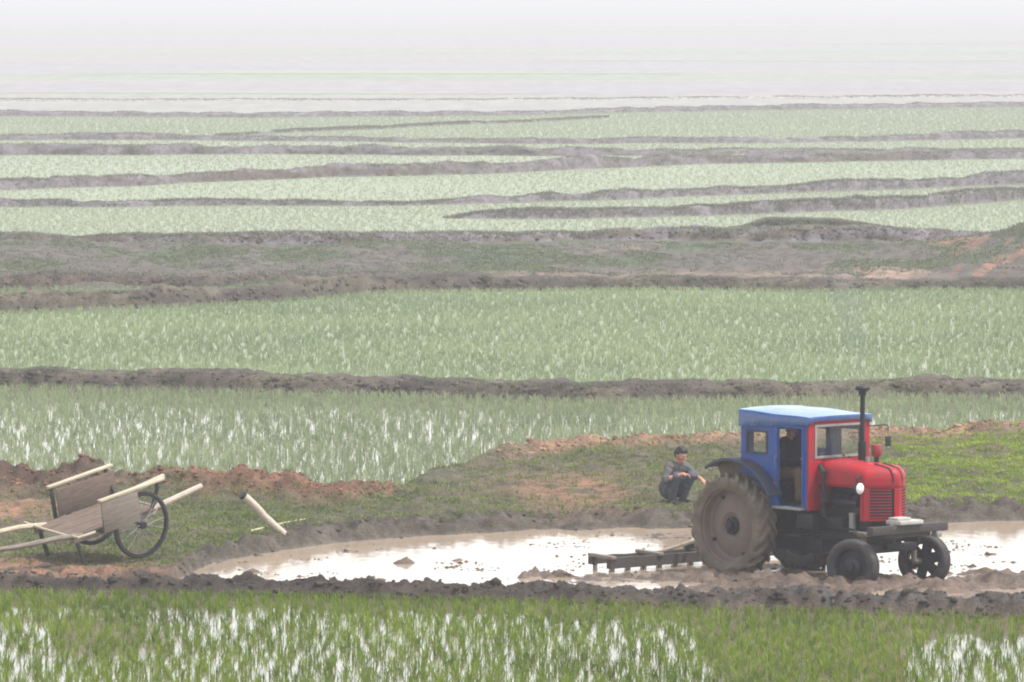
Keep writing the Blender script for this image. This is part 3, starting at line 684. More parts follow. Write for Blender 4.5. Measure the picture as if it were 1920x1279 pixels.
tt = np.where(mk['px'][:, None] < 860, np.array([[0.25, 0.13, 0.085]]), np.array([[0.42, 0.26, 0.17]]))
clods('red_clods', np.stack([x, y, z], 1)[k], 0.036, tt[k], 75, 'dry reddish clods along the ridge behind the cart and tractor')

n = 420; u = r.uniform(0, 1, n); cx = r.uniform(400, 1920, n); cy = r.uniform(1000, 1090, n); kk = fbm(cx * 0.012, cy * 0.12, 3, 77) > 0.52
x, y = G(cx[kk], cy[kk]); x = np.repeat(x, 5) + r.normal(0, 0.16, len(x) * 5); y = np.repeat(y, 5) + r.normal(0, 0.12, len(y) * 5)
clods('mud_clods', np.stack([x, y, 0.004 + 0 * x], 1), 0.026, (0.13, 0.105, 0.085), 78, 'small mud lumps breaking the surface of the flooded plot')
pts = []
for (xs, yb, hb, wdt) in BUNDS[:4]:
    m_ = 2600; i = r.integers(0, len(xs), m_); f = r.uniform(0.0, 0.7, m_)
    pts.append(np.stack([xs[i], yb[i] + f, hb[i] * np.interp(f, [0, 0.13, 0.28, 0.45], [0, 0.5, 0.88, 1.0])], 1))
pts = np.concatenate(pts)
clods('bund_clods', pts, 0.055, (0.13, 0.11, 0.09), 79, 'dull earth lumps on the long bunds beyond the second paddy')
# ================================================================== TRACTOR
TH = R(49)
tx, ty = G(1444, 1070)
TLOC = (float(tx), float(ty), 0.0); TROT = (0, 0, -TH)
T = empty('tractor', TLOC, TROT)
tag(T, 'mud-caked tractor with blue cab, red bonnet and tall black exhaust pipe', 'tractor')

def rear_wheel(side):
    c = Vector((0, side * 0.72, 0.70)); s = side
    d = MB()      # dished disc and rim
    d.lathe([(0.0, s * 0.02), (0.16, s * 0.02), (0.20, s * 0.05), (0.34, s * 0.035), (0.46, s * -0.01), (0.50, s * 0.02), (0.52, s * 0.12), (0.56, s * 0.135), (0.575, s * 0.12), (0.53, s * 0.10), (0.52, -s * 0.13), (0.565, -s * 0.15)], c)
    wh = d.build('rear_wheel', 'rim_mud', T, 40)
    t = MB()
    pr = [(0.545, -0.155), (0.60, -0.178), (0.67, -0.185), (0.70, -0.168), (0.712, -0.12), (0.716, 0), (0.712, 0.12), (0.70, 0.168), (0.67, 0.185), (0.60, 0.178), (0.545, 0.155), (0.53, 0.10), (0.53, -0.10), (0.545, -0.155)]
    t.lathe(pr, c, n=64)
    nl = 21
    for k in range(nl):
        for q in (-1, 1):
            a0 = 2 * math.pi * (k + (0.5 if q > 0 else 0)) / nl
            top = []; bot = []
            for j in range(6):
                u = j / 5; yy = q * (0.012 + u * 0.178); a = a0 - u * 0.30
                rr = 0.778 - 0.012 * u - (0.07 if j == 5 else 0) - (0.01 if j == 4 else 0); rb = (0.70 if u < 0.7 else 0.68) - (0.05 if j == 5 else 0)
                for lst, rad, hwid in ((top, rr, 0.024 + 0.008 * u), (bot, rb, 0.036 + 0.010 * u)):
                    for sg in (-1, 1):
                        aa = a + sg * hwid / rad
                        lst.append(c + Vector((math.cos(aa) * rad, yy, math.sin(aa) * rad)))
            v = [t.bm.verts.new(p) for p in top + bot]; m = 12
            for j in range(5):
                i = 2 * j
                for f in ((i, i + 1, i + 3, i + 2), (m + i, i, i + 2, m + i + 2), (i + 1, m + i + 1, m + i + 3, i + 3)):
                    t.bm.faces.new([v[w_] for w_ in f])
            t.bm.faces.new([v[w_] for w_ in (0, m, m + 1, 1)]); t.bm.faces.new([v[w_] for w_ in (10, 11, m + 11, m + 10)])
    t.build('tyre', 'tyre_mud' if s < 0 else 'tyre_dark', wh, 30)  # far tyre takes the darker rubber as painted belly shade
    h = MB(); h.lathe([(0.0, s * 0.13), (0.05, s * 0.13), (0.07, s * 0.11), (0.075, s * 0.06), (0.13, s * 0.055), (0.135, s * 0.02)], c, n=24)
    h.build('hub', 'black', wh)
    for k in range(6):
        a = k * math.pi / 3; nb = MB(); p = c + Vector((math.cos(a) * 0.105, 0, math.sin(a) * 0.105))
        nb.tube([p + Vector((0, s * 0.04, 0)), p + Vector((0, s * 0.078, 0))], 0.016, 6); nb.build('wheel_nut', 'black', wh)
    for k in range(4):
        a = 0.5 + k * math.pi / 2; p = c + Vector((math.cos(a) * 0.455, 0, math.sin(a) * 0.455)); nb = MB()
        nb.tube([p + Vector((0, -s * 0.01, 0)), p + Vector((0, s * 0.035, 0))], 0.026, 8); nb.build('rim_clamp', 'black', wh)
    # mudguard
    f = MB(); n = 18; rad = 0.985; y0, y1 = s * 0.56, s * 0.82
    a0, a1 = R(30), R(122); vs_ = []
    for k in range(n + 1):
        a = a0 + (a1 - a0) * k / n
        for (rr, yy) in ((rad, y0), (rad + 0.012, (y0 + y1) / 2), (rad, y1), (rad - 0.035, y1 + s * 0.012), (rad - 0.05, y1 - s * 0.004), (rad - 0.02, y1 - s * 0.02), (rad - 0.018, y0)):
            vs_.append((math.cos(a) * rr, yy, 0.70 + math.sin(a) * rr))
    fc = []
    for k in range(n):
        for j in range(7):
            j2 = (j + 1) % 7; fc.append((k * 7 + j, k * 7 + j2, (k + 1) * 7 + j2, (k + 1) * 7 + j))
    fc.append(tuple(range(7))); fc.append(tuple(n * 7 + j for j in range(6, -1, -1)))
    f.quadmesh(vs_, fc); mg = f.build('mudguard', 'blue_dark', T, 40)
    g = MB(); vs_ = []; fc = []
    for k in range(n + 1):
        a = a0 + (a1 - a0) * k / n
        for (rr, yy) in ((rad - 0.02, y0 + s * 0.004), (0.45, y0 + s * 0.004), (0.45, y0 + s * 0.016), (rad - 0.02, y0 + s * 0.016)):
            vs_.append((math.cos(a) * rr, yy, 0.70 + math.sin(a) * rr))
    for k in range(n):
        for j in range(4):
            j2 = (j + 1) % 4; fc.append((k * 4 + j, k * 4 + j2, (k + 1) * 4 + j2, (k + 1) * 4 + j))
    fc += [(0, 1, 2, 3), tuple(n * 4 + j for j in (3, 2, 1, 0))]
    g.quadmesh(vs_, fc); g.build('side_plate', 'tyre_mud', mg, 40)
rear_wheel(-1); rear_wheel(1)

# ---- front axle and wheels, steered to the tractor's left
WB = 2.46; ST = R(21)
ax = MB()
ax.beam((WB, -0.52, 0.50), (WB, 0.52, 0.50), 0.10, 0.12, bevel=0.015)
ax.box((WB, 0, 0.56), (0.24, 0.30, 0.16), bevel=0.02)
ax.build('front_axle', 'black', T)
def front_wheel(side):
    c = Vector((WB, side * 0.71, 0.28)); rot = Matrix.Rotation(ST, 3, 'Z'); s = side
    def place(mb):
        for v in mb.bm.verts: v.co = c + rot @ (v.co)
        return mb
    d = MB()      # rim with a disc of hand holes: six spokes between hub and rim
    d.lathe([(0.265, s * 0.075), (0.25, s * 0.06), (0.235, s * 0.02), (0.235, -s * 0.05), (0.265, -s * 0.075), (0.275, -s * 0.07), (0.25, -s * 0.03), (0.25, s * 0.03), (0.275, s * 0.07), (0.265, s * 0.075)], n=36)
    d.lathe([(0.0, s * 0.06), (0.10, s * 0.05), (0.13, s * 0.025), (0.13, 0.0), (0.0, -s * 0.02)], n=20)
    if s < 0: d.lathe([(0.10, -s * 0.02), (0.20, -s * 0.04), (0.24, -s * 0.03)], n=36)
    for k in range(6 if s > 0 else 0):
        a = k * math.pi / 3 + 0.3
        d.beam((math.cos(a) * 0.11, s * 0.015, math.sin(a) * 0.11), (math.cos(a) * 0.245, s * 0.005, math.sin(a) * 0.245), 0.02, 0.152, up=(-math.sin(a), 0, math.cos(a)))
    wh = place(d).build('front_wheel', 'engine' if s < 0 else 'black', T, 40)
    t = MB(); pr = [(0.255, -0.075), (0.29, -0.10), (0.34, -0.108), (0.375, -0.09), (0.388, -0.06), (0.376, -0.052), (0.390, -0.04), (0.394, -0.015), (0.380, 0), (0.394, 0.015), (0.390, 0.04), (0.376, 0.052), (0.388, 0.06), (0.375, 0.09), (0.34, 0.108), (0.29, 0.10), (0.255, 0.075), (0.245, 0), (0.255, -0.075)]
    t.lathe(pr, n=40); place(t).build('tyre', 'tyre_dark', wh, 40)
    h = MB(); h.tube([(0, s * 0.05, 0), (0, s * 0.10, 0)], 0.055, 12); place(h).build('hub', 'black', wh)
    k = MB()      # king pin, stub axle and steering knuckle
    k.tube([(WB, s * 0.50, 0.28), (WB, s * 0.50, 0.74)], 0.045, 12); k.tube([(WB, s * 0.50, 0.28), (WB, s * 0.64, 0.28)], 0.04, 10)
    k.box((WB, s * 0.50, 0.72), (0.16, 0.14, 0.07), bevel=0.02); k.beam((WB, s * 0.5, 0.73), (WB - 0.22, s * 0.46, 0.74), 0.05, 0.04)
    k.build('steering_knuckle', 'tyre_mud', T)
front_wheel(-1); front_wheel(1)
m = MB(); m.tube([(WB - 0.22, -0.46, 0.74), (WB - 0.22, 0.46, 0.74)], 0.016, 8); m.build('track_rod', 'black', T)

# ---- engine, gearbox, chassis
m = MB(); m.box((1.80, 0, 0.92), (0.95, 0.44, 0.62), bevel=0.03); m.box((1.80, 0, 1.29), (0.86, 0.30, 0.16), bevel=0.02); m.box((1.85, 0, 0.55), (0.8, 0.34, 0.14), bevel=0.03)
eng = m.build('engine', 'engine', T)
for k in range(4):
    m = MB(); x = 1.48 + 0.2 * k; m.tube([(x, -0.14, 1.24), (x, -0.24, 1.22), (x, -0.28, 1.12)], 0.035, 8); m.build('manifold_pipe', 'black', eng)
m = MB(); m.tube([(1.44, -0.30, 1.13), (2.14, -0.30, 1.13)], 0.05, 10); m.build('manifold', 'engine', eng)
m = MB(); m.box((1.72, -0.30, 0.84), (0.34, 0.14, 0.16), bevel=0.02); m.tube([(1.56, -0.31, 0.86), (1.50, -0.31, 0.86)], 0.05, 10)
for k in range(4): m.tube([(1.62 + 0.07 * k, -0.30, 0.92), (1.62 + 0.07 * k, -0.30, 0.98), (1.62 + 0.09 * k, -0.22, 1.20)], 0.009, 6)
m.build('fuel_pump', 'black', eng)
m = MB(); m.tube([(2.02, -0.29, 0.72), (2.02, -0.29, 0.95)], 0.055, 12); m.tube([(2.02, -0.29, 0.95), (2.02, -0.29, 0.99)], 0.06, 12); m.build('oil_filter', 'grey', eng)
m = MB(); m.box((2.36, 0, 1.08), (0.10, 0.62, 0.52), bevel=0.015); m.build('radiator', 'black', eng)
m = MB(); m.box((0.55, 0, 0.78), (1.55, 0.42, 0.46), bevel=0.05); m.box((0.95, 0, 0.93), (0.55, 0.60, 0.12), bevel=0.03); m.box((0.85, 0, 0.50), (1.0, 0.52, 0.30), bevel=0.06); m.build('gearbox', 'engine', T)  # lowest box added to darken the space under the tractor
m = MB(); m.lathe([(0.0, -0.64), (0.11, -0.64), (0.12, -0.30), (0.20, -0.24), (0.21, 0.24), (0.12, 0.30), (0.11, 0.64), (0.0, 0.64)], (0, 0, 0.70), n=20); m.build('rear_axle', 'engine', T)
for s in (-1, 1):
    m = MB(); m.beam((1.2, s * 0.25, 0.62), (2.82, s * 0.25, 0.66), 0.06, 0.13, bevel=0.01); m.build('chassis_rail', 'black', T)
    m = MB(); m.box((1.10, s * 0.50, 0.62), (0.34, 0.22, 0.03), bevel=0.006); m.beam((1.10, s * 0.50, 0.63), (1.10, s * 0.36, 0.94), 0.03, 0.03); m.build('step', 'black', T)
m = MB(); m.tube([(1.05, -0.33, 0.80), (1.55, -0.36, 0.78), (2.28, -0.44, 0.76)], 0.016, 8); m.build('drag_link', 'black', T)
m = MB(); m.box((1.30, -0.46, 0.84), (0.34, 0.20, 0.22), bevel=0.02); m.build('battery_box', 'black', T)

# ---- front beam with plate
m = MB(); m.box((2.84, 0, 0.80), (0.13, 1.50, 0.12), bevel=0.012); m.box((2.80, 0, 0.71), (0.10, 0.9, 0.06), bevel=0.01)
bm_ = m.build('front_beam', 'dark_wood', T)
m = MB(); m.box((2.80, -0.02, 0.895), (0.30, 0.46, 0.06), bevel=0.012); m.box((2.78, -0.10, 0.945), (0.2, 0.26, 0.04), bevel=0.01); m.build('tool_plate', 'plate', bm_)
m = MB(); m.box((2.86, 0.56, 0.70), (0.12, 0.10, 0.08), bevel=0.01); m.build('tow_bracket', 'grey', bm_)

# ---- bonnet and nose
def plan(ins):
    wd = max(0.42 - ins, 0.004); P = []
    xs = 2.37 - ins * 0.6
    for k in range(6): P.append((1.43 + (xs - 1.43) * k / 5, -wd))
    for k in range(1, 20):
        y = -1 + 2 * k / 20
        P.append((2.67 - ins - (2.67 - ins - xs) * abs(y) ** 1.3, y * wd))
    for k in range(6): P.append((xs + (1.43 - xs) * k / 5, wd))
    return P
rows = [(0.0, 1.36), (0.0, 1.42), (0.0, 1.49)]
for k in range(1, 8):
    a = k / 7 * math.pi / 2; rows.append((0.13 * (1 - math.cos(a)), 1.49 + 0.165 * math.sin(a)))
rows += [(0.20, 1.667), (0.30, 1.678), (0.416, 1.684)]
vs_ = []; fc = []; npl = len(plan(0))
for (ins, z) in rows:
    for (x, y) in plan(ins): vs_.append((x, y, z + 0.05 * (2.4 - x) * (z > 1.5)))
for i in range(len(rows) - 1):
    for j in range(npl - 1): fc.append((i * npl + j, i * npl + j + 1, (i + 1) * npl + j + 1, (i + 1) * npl + j))
m = MB(); m.quadmesh(vs_, fc); bonnet = m.build('bonnet', 'red', T, 50)
so = bonnet.modifiers.new('thick', 'SOLIDIFY'); so.thickness = 0.012; so.offset = -1
for y in (-0.085, 0.085):      # dark trim strips running over the nose and down either side of the centre bar
    m = MB(); pts = []
    for (ins, z) in rows[::-1]:
        wd = max(0.42 - ins, 0.004)
        if abs(y) > wd * 0.98: continue
        xs = 2.37 - ins * 0.6; x = 2.67 - ins - (2.67 - ins - xs) * abs(y / wd) ** 1.3
        pts.append((x + 0.002, y, z + 0.05 * (2.4 - x) * (z > 1.5) + 0.003))
    pts.append((pts[-1][0], y, 0.92))
    m.tube(pts, 0.014, 6); m.build('trim_strip', 'black', bonnet)
def nx_(y): return 2.67 - 0.30 * (abs(y) / 0.42) ** 1.3
def curved(mb, y0, y1, z0, z1, dx=0.0, th=0.015, n=10):
    vs_ = []; fc = []
    for k in range(n + 1):
        y = y0 + (y1 - y0) * k / n; x = nx_(y) + dx
        vs_ += [(x, y, z0), (x, y, z1), (x - th, y, z1), (x - th, y, z0)]
    for k in range(n):
        for j in range(4): fc.append((k * 4 + j, k * 4 + (j + 1) % 4, (k + 1) * 4 + (j + 1) % 4, (k + 1) * 4 + j))
    fc += [(3, 2, 1, 0), tuple(n * 4 + j for j in range(4))]
    mb.quadmesh(vs_, fc)
m = MB()
curved(m, -0.07, 0.07, 0.90, 1.372, 0.004); curved(m, -0.42, -0.355, 0.90, 1.372); curved(m, 0.355, 0.42, 0.90, 1.372)
curved(m, -0.354, -0.071, 0.90, 0.93); curved(m, 0.071, 0.354, 0.90, 0.93)
for s in (-1, 1): m.box((2.335, s * 0.414, 1.13), (0.07, 0.012, 0.46))
gr = m.build('grille_surround', 'red', T, 40)
m = MB(); curved(m, -0.36, 0.36, 0.92, 1.40, -0.05); m.build('grille_backing', 'black', gr)  # solid dark sheet set behind the slats
for s in (-1, 1):
    for k in range(10):
        m = MB(); z = 0.945 + k * 0.043; curved(m, s * 0.10, s * 0.35, z, z + 0.017, -0.004, 0.012, 6); m.build('grille_slat', 'red_dark', gr)
def headlight(s):
    p = Vector((2.38, s * 0.50, 1.37))
    m = MB(); m.lathe([(0.0, -0.12), (0.05, -0.11), (0.082, -0.04), (0.088, 0.0), (0.080, 0.006)], p, 'X', 20); h = m.build('headlight', 'black', T, 40)
    m = MB(); m.lathe([(0.080, 0.004), (0.06, 0.022), (0.03, 0.032), (0.0, 0.035)], p, 'X', 20); m.build('lens', 'lamp', h, 60)
    m = MB(); m.tube([p + Vector((-0.05, 0, 0)), p + Vector((-0.06, 0, 0.14)), (2.30, s * 0.40, 1.56)], 0.016, 8); m.build('bracket', 'black', h)
headlight(-1)

# ---- exhaust, pre-cleaner, small fittings
m = MB(); m.tube([(1.78, 0.13, 1.60), (1.78, 0.13, 1.98)], 0.062, 14); m.tube([(1.78, 0.13, 1.97), (1.78, 0.13, 2.68)], 0.036, 12)
exh = m.build('exhaust_pipe', 'black', T)
m = MB(); m.lathe([(0.0, 2.64), (0.05, 2.64), (0.06, 2.70), (0.105, 2.72), (0.11, 2.75), (0.09, 2.775), (0.0, 2.785)], (1.78, 0.13, 0), 'Z', 16); m.build('rain_cap', 'black', exh, 40)
m = MB(); m.tube([(2.02, 0.18, 1.62), (2.02, 0.18, 1.79)], 0.036, 12)
ac = m.build('air_cleaner', 'black', T)
m = MB(); m.lathe([(0.0, 1.77), (0.055, 1.77), (0.075, 1.80), (0.08, 1.93), (0.07, 1.945), (0.0, 1.95)], (2.02, 0.18, 0), 'Z', 16); m.build('dust_bowl', 'red_dark', ac, 40)
m = MB(); m.tube([(1.98, 0.04, 1.69), (1.98, 0.04, 1.77)], 0.032, 10); m.build('filler_cap', 'grey', T)
m = MB(); m.tube([(1.42, -0.38, 1.66), (1.60, -0.47, 1.56), (1.62, -0.48, 1.15), (1.60, -0.46, 0.92)], [0.02, 0.045, 0.05, 0.04], 10); m.build('intake_hose', 'black', T)

# ---- cab
def side_wall(s):
    y = s * 0.605
    f = lambda u, v, t_: (u, y - s * t_, v)
    m = MB()
    m.panel((0.02, 1.40), (1.0, 2.30), [(0.15, 0.56, 1.78, 2.08), (0.80, 1.30, 1.04, 2.16)], f, 0.03)
    wl = m.build('side_wall', 'blue', T)
    m = MB(); m.panel((0.125, 0.585), (1.755, 2.105), [(0.16, 0.55, 1.79, 2.07)], lambda u, v, t_: (u, y + s * (0.012 - t_), v), 0.016); fr = m.build('window_frame', 'blue_dark', wl)
    m = MB(); m.box((0.355, y - s * 0.015, 1.93), (0.40, 0.005, 0.29)); m.build('pane', 'glass', wl, None)
    m = MB()
    for x in (0.775, 1.325): m.box((x, y + s * 0.010, 1.60), (0.035, 0.02, 1.14), bevel=0.004)
    m.box((1.05, y + s * 0.010, 2.185), (0.585, 0.02, 0.03), bevel=0.004); m.build('door_frame', 'blue', wl)
    if s < 0:
        m = MB(); m.box((1.05, y + s * 0.03, 1.015), (0.60, 0.10, 0.04), bevel=0.008); m.build('door_sill', 'grey', wl)
        m = MB(); m.tube([(0.79, y + s * 0.02, 1.35), (0.79, y + s * 0.06, 1.35), (0.79, y + s * 0.06, 1.75), (0.79, y + s * 0.02, 1.75)], 0.009, 8); m.build('grab_rail', 'grey', wl)
    return wl
side_wall(-1); lw = side_wall(1)
m = MB(); m.panel((0.805, 1.295), (1.045, 2.155), [(0.87, 1.23, 1.66, 2.10)], lambda u, v, t_: (u, 0.600 - t_, v), 0.022); ld_ = m.build('door', 'dark_teal', lw)
m = MB(); m.box((1.05, 0.59, 1.88), (0.36, 0.005, 0.44)); m.build('pane', 'glass', ld_, None)
m = MB(); m.panel((-0.575, 0.575), (1.0, 2.30), [(-0.38, 0.38, 1.62, 2.06)], lambda u, v, t_: (0.022 + t_, u, v), 0.03); bw = m.build('rear_wall', 'blue', T)
m = MB(); m.box((0.037, 0, 1.84), (0.005, 0.76, 0.44)); m.build('pane', 'glass', bw, None)
m = MB(); m.panel((-0.605, 0.605), (1.0, 2.30), [(-0.46, 0.47, 1.765, 2.20)], lambda u, v, t_: (1.405 + 0.03 - t_, u, v), 0.03); fw = m.build('front_wall', 'red', T)
m = MB(); m.panel((-0.485, 0.495), (1.74, 2.225), [(-0.45, 0.46, 1.775, 2.19)], lambda u, v, t_: (1.446 - t_, u, v), 0.02); m.build('windscreen_frame', 'grey', fw)
m = MB(); m.box((1.42, 0.005, 1.98), (0.005, 0.92, 0.42)); m.build('windscreen', 'glass', fw, None)
m = MB(); m.tube([(1.45, 0.10, 1.75), (1.455, 0.02, 1.82), (1.455, 0.0, 2.06)], 0.007, 6); m.build('wiper', 'black', fw)
for y in (-0.3, -0.05, 0.2):
    m = MB(); m.box((1.445, y, 1.733), (0.03, 0.05, 0.02), bevel=0.004); m.build('latch', 'black', fw)
m = MB(); m.box((0.72, 0, 1.015), (1.30, 1.14, 0.03)); m.build('cab_floor', 'dark_teal', T)
# roof: cambered sheet with deep skirts at the sides
m = MB(); nu, nv = 14, 12; vs_ = []; fc = []
def roof_z(u, v): return 2.385 - 0.05 * u + 0.018 * (1 - (2 * v - 1) ** 2) + 0.018 * math.sin(math.pi * u) * (1 - (2 * v - 1) ** 4) + 0.006 * math.sin(9 * u + 4 * v)
for i in range(nu + 1):
    for j in range(nv + 1):
        u, v = i / nu, j / nv; vs_.append((-0.01 + u * 1.475, -0.628 + v * 1.256, roof_z(u, v)))
for i in range(nu):
    for j in range(nv): a = i * (nv + 1) + j; fc.append((a, a + 1, a + nv + 2, a + nv + 1))
base = len(vs_)
ring = [(i, 0) for i in range(nu + 1)] + [(nu, j) for j in range(1, nv + 1)] + [(i, nv) for i in range(nu - 1, -1, -1)] + [(0, j) for j in range(nv - 1, 0, -1)]
for (i, j) in ring:
    u, v = i / nu, j / nv; x, y, z = vs_[i * (nv + 1) + j]
    if i == nu: zb = z - 0.075 if 0 < j < nv else 2.22
    elif i == 0: zb = 2.14
    else: zb = 2.135 + 0.085 * u
    vs_.append((x, y, zb))
L = len(ring)
for k in range(L):
    a = ring[k][0] * (nv + 1) + ring[k][1]; b = ring[(k + 1) % L][0] * (nv + 1) + ring[(k + 1) % L][1]
    fc.append((a, b, base + (k + 1) % L, base + k))
m.quadmesh(vs_, fc); rf = m.build('roof', 'blue_roof', T, 30)
so = rf.modifiers.new('thick', 'SOLIDIFY'); so.thickness = 0.014; so.offset = -1
# mirror on the far pillar
m = MB(); m.tube([(1.44, 0.59, 2.16), (1.50, 0.86, 2.17), (1.52, 0.90, 2.15), (1.52, 0.90, 1.98)], 0.010, 8); mi = m.build('mirror_arm', 'black', T)
m = MB(); m.box((1.52, 0.90, 1.93), (0.02, 0.11, 0.15), bevel=0.008); m.build('mirror', 'black', mi)
# seat, steering wheel, levers
m = MB(); m.box((0.42, 0, 1.30), (0.42, 0.44, 0.09), bevel=0.03); m.box((0.24, 0, 1.52), (0.08, 0.42, 0.40), bevel=0.03); m.tube([(0.42, 0, 1.03), (0.42, 0, 1.27)], 0.06, 10); m.build('seat', 'black', T)
m = MB(); m.tube([(1.32, 0, 1.25), (0.98, 0, 1.66)], 0.022, 8); sc_ = m.build('steering_column', 'black', T)
m = MB(); q = Matrix.Rotation(R(-38), 3, 'Y'); pts = [Vector((0.98, 0, 1.66)) + q @ Vector((math.cos(a) * 0.2, math.sin(a) * 0.2, 0)) for a in np.linspace(0, 2 * math.pi, 25)]
m.tube(pts, 0.014, 6, False)
for k in range(3): m.tube([Vector((0.98, 0, 1.66)), pts[k * 8]], 0.010, 6)
m.build('steering_wheel', 'black', sc_)
m = MB(); m.tube([(0.85, -0.12, 1.03), (0.80, -0.15, 1.38)], 0.010, 6); m.tube([(0.80, -0.15, 1.38), (0.798, -0.151, 1.42)], 0.022, 8); m.build('gear_lever', 'black', T)
# linkage at the back
for s in (-1, 1):
    m = MB(); m.beam((-0.15, s * 0.32, 0.55), (-1.36, s * 0.42, 0.27), 0.03, 0.07, bevel=0.006); m.build('lift_arm', 'black', T)

# ================================================================== DRAG HARROW behind the tractor
H = empty('drag_harrow', (TLOC[0], TLOC[1], -0.08), TROT)
tag(H, 'low wet wooden harrow frame dragged through the mud behind the tractor', 'harrow')
def wavy(mb, x, y0, y1, z, wx, wz, seed, n=16):
    r_ = np.random.default_rng(seed); vs_ = []; fc = []
    for k in range(n + 1):
        y = y0 + (y1 - y0) * k / n; dz = r_.normal(0, 0.007); dx = r_.normal(0, 0.006)
        vs_ += [(x - wx + dx, y, z - wz), (x + wx + dx, y, z - wz), (x + wx + dx, y, z + wz + dz), (x - wx + dx, y, z + wz + dz)]
    for k in range(n):
        for j in range(4): fc.append((k * 4 + j, k * 4 + (j + 1) % 4, (k + 1) * 4 + (j + 1) % 4, (k + 1) * 4 + j))
    fc += [(3, 2, 1, 0), tuple(n * 4 + j for j in range(4))]
    mb.quadmesh(vs_, fc)
m = MB(); wavy(m, -1.38, -1.92, 1.92, 0.20, 0.05, 0.075, 1); m.build('beam', 'dark_wood', H)
m = MB(); wavy(m, -1.78, -1.92, 1.92, 0.22, 0.045, 0.055, 2); m.build('beam', 'dark_wood', H)
for y in (-1.88, -0.95, 0, 0.95, 1.88):
    m = MB(); m.beam((-1.83, y, 0.305), (-1.30, y, 0.285), 0.10, 0.045, bevel=0.008); m.build('cross_piece', 'grey_wood', H)
for x in (-1.38, -1.78):
    for k in range(13):
        y = -1.85 + k * 0.31 + (0.0 if x > -1.5 else 0.02)
        m = MB(); m.beam((x, y, 0.20), (x + 0.02, y, -0.06), 0.045, 0.05); m.build('tooth', 'grey_wood', H)
m = MB(); m.tube([(-1.55, -0.72, 0.30), (-0.95, -0.42, 0.52), (-0.25, -0.10, 0.78)], 0.026, 8); m.build('draw_bar', 'pale_wood', H)

# ================================================================== HANDCART
cx0, cy0 = 220.0, 972.0
ax_z = 0.22 + 0.49 + 0.06
gx_, gy_ = G(cx0, cy0, ax_z)
C_ = empty('handcart', (float(gx_), float(gy_), float(ax_z)))
tag(C_, 'grey wooden two-wheeled handcart with pale top rails tipped onto its front legs', 'handcart')
ex_ = Vector((0.77 * 0.974, 0.638 * 0.974, 0.225)).normalized(); ey_ = Vector((-0.638, 0.77, 0.105)); ez_ = ex_.cross(ey_).normalized(); ey_ = ez_.cross(ex_)
C_.rotation_euler = Matrix((ex_, ey_, ez_)).transposed().to_euler()
def cart_wheel(s):
    y = s * 0.575; m = MB()
    m.lathe([(0.43, y - 0.022), (0.452, y - 0.022), (0.452, y + 0.022), (0.43, y + 0.022), (0.43, y - 0.022)], n=48); wh = m.build('cart_wheel', 'black', C_, 40)
    m = MB(); m.lathe([(0.447, y - 0.026), (0.47, y - 0.03), (0.488, y - 0.02), (0.492, y), (0.488, y + 0.02), (0.47, y + 0.03), (0.447, y + 0.026)], n=48); m.build('tyre', 'tyre_dark', wh, 60)
    m = MB(); m.lathe([(0.0, y - 0.07), (0.05, y - 0.07), (0.06, y - 0.04), (0.035, y - 0.03), (0.035, y + 0.03), (0.06, y + 0.04), (0.05, y + 0.07), (0.0, y + 0.07)], n=16); m.build('hub', 'black', wh)
    for k in range(16):
        a = k * math.pi / 8; a2 = a + (0.25 if k % 2 else -0.25); yo = y + (0.04 if k % 2 else -0.04); m = MB()
        m.tube([(math.cos(a2) * 0.05, yo, math.sin(a2) * 0.05), (math.cos(a) * 0.435, y, math.sin(a) * 0.435)], 0.0055, 5); m.build('spoke', 'grey', wh)
cart_wheel(-1); cart_wheel(1)
m = MB(); m.tube([(0, -0.60, 0), (0, 0.60, 0)], 0.025, 10); m.box((0, 0, 0.03), (0.09, 0.94, 0.06), bevel=0.008); m.build('axle', 'black', C_)
for k in range(7):
    y = -0.42 + k * 0.14; m = MB(); m.box((-0.34, y, 0.115 + 0.003 * (k % 2)), (1.56, 0.132, 0.024), bevel=0.003); m.build('bed_plank', 'brown_wood', C_)
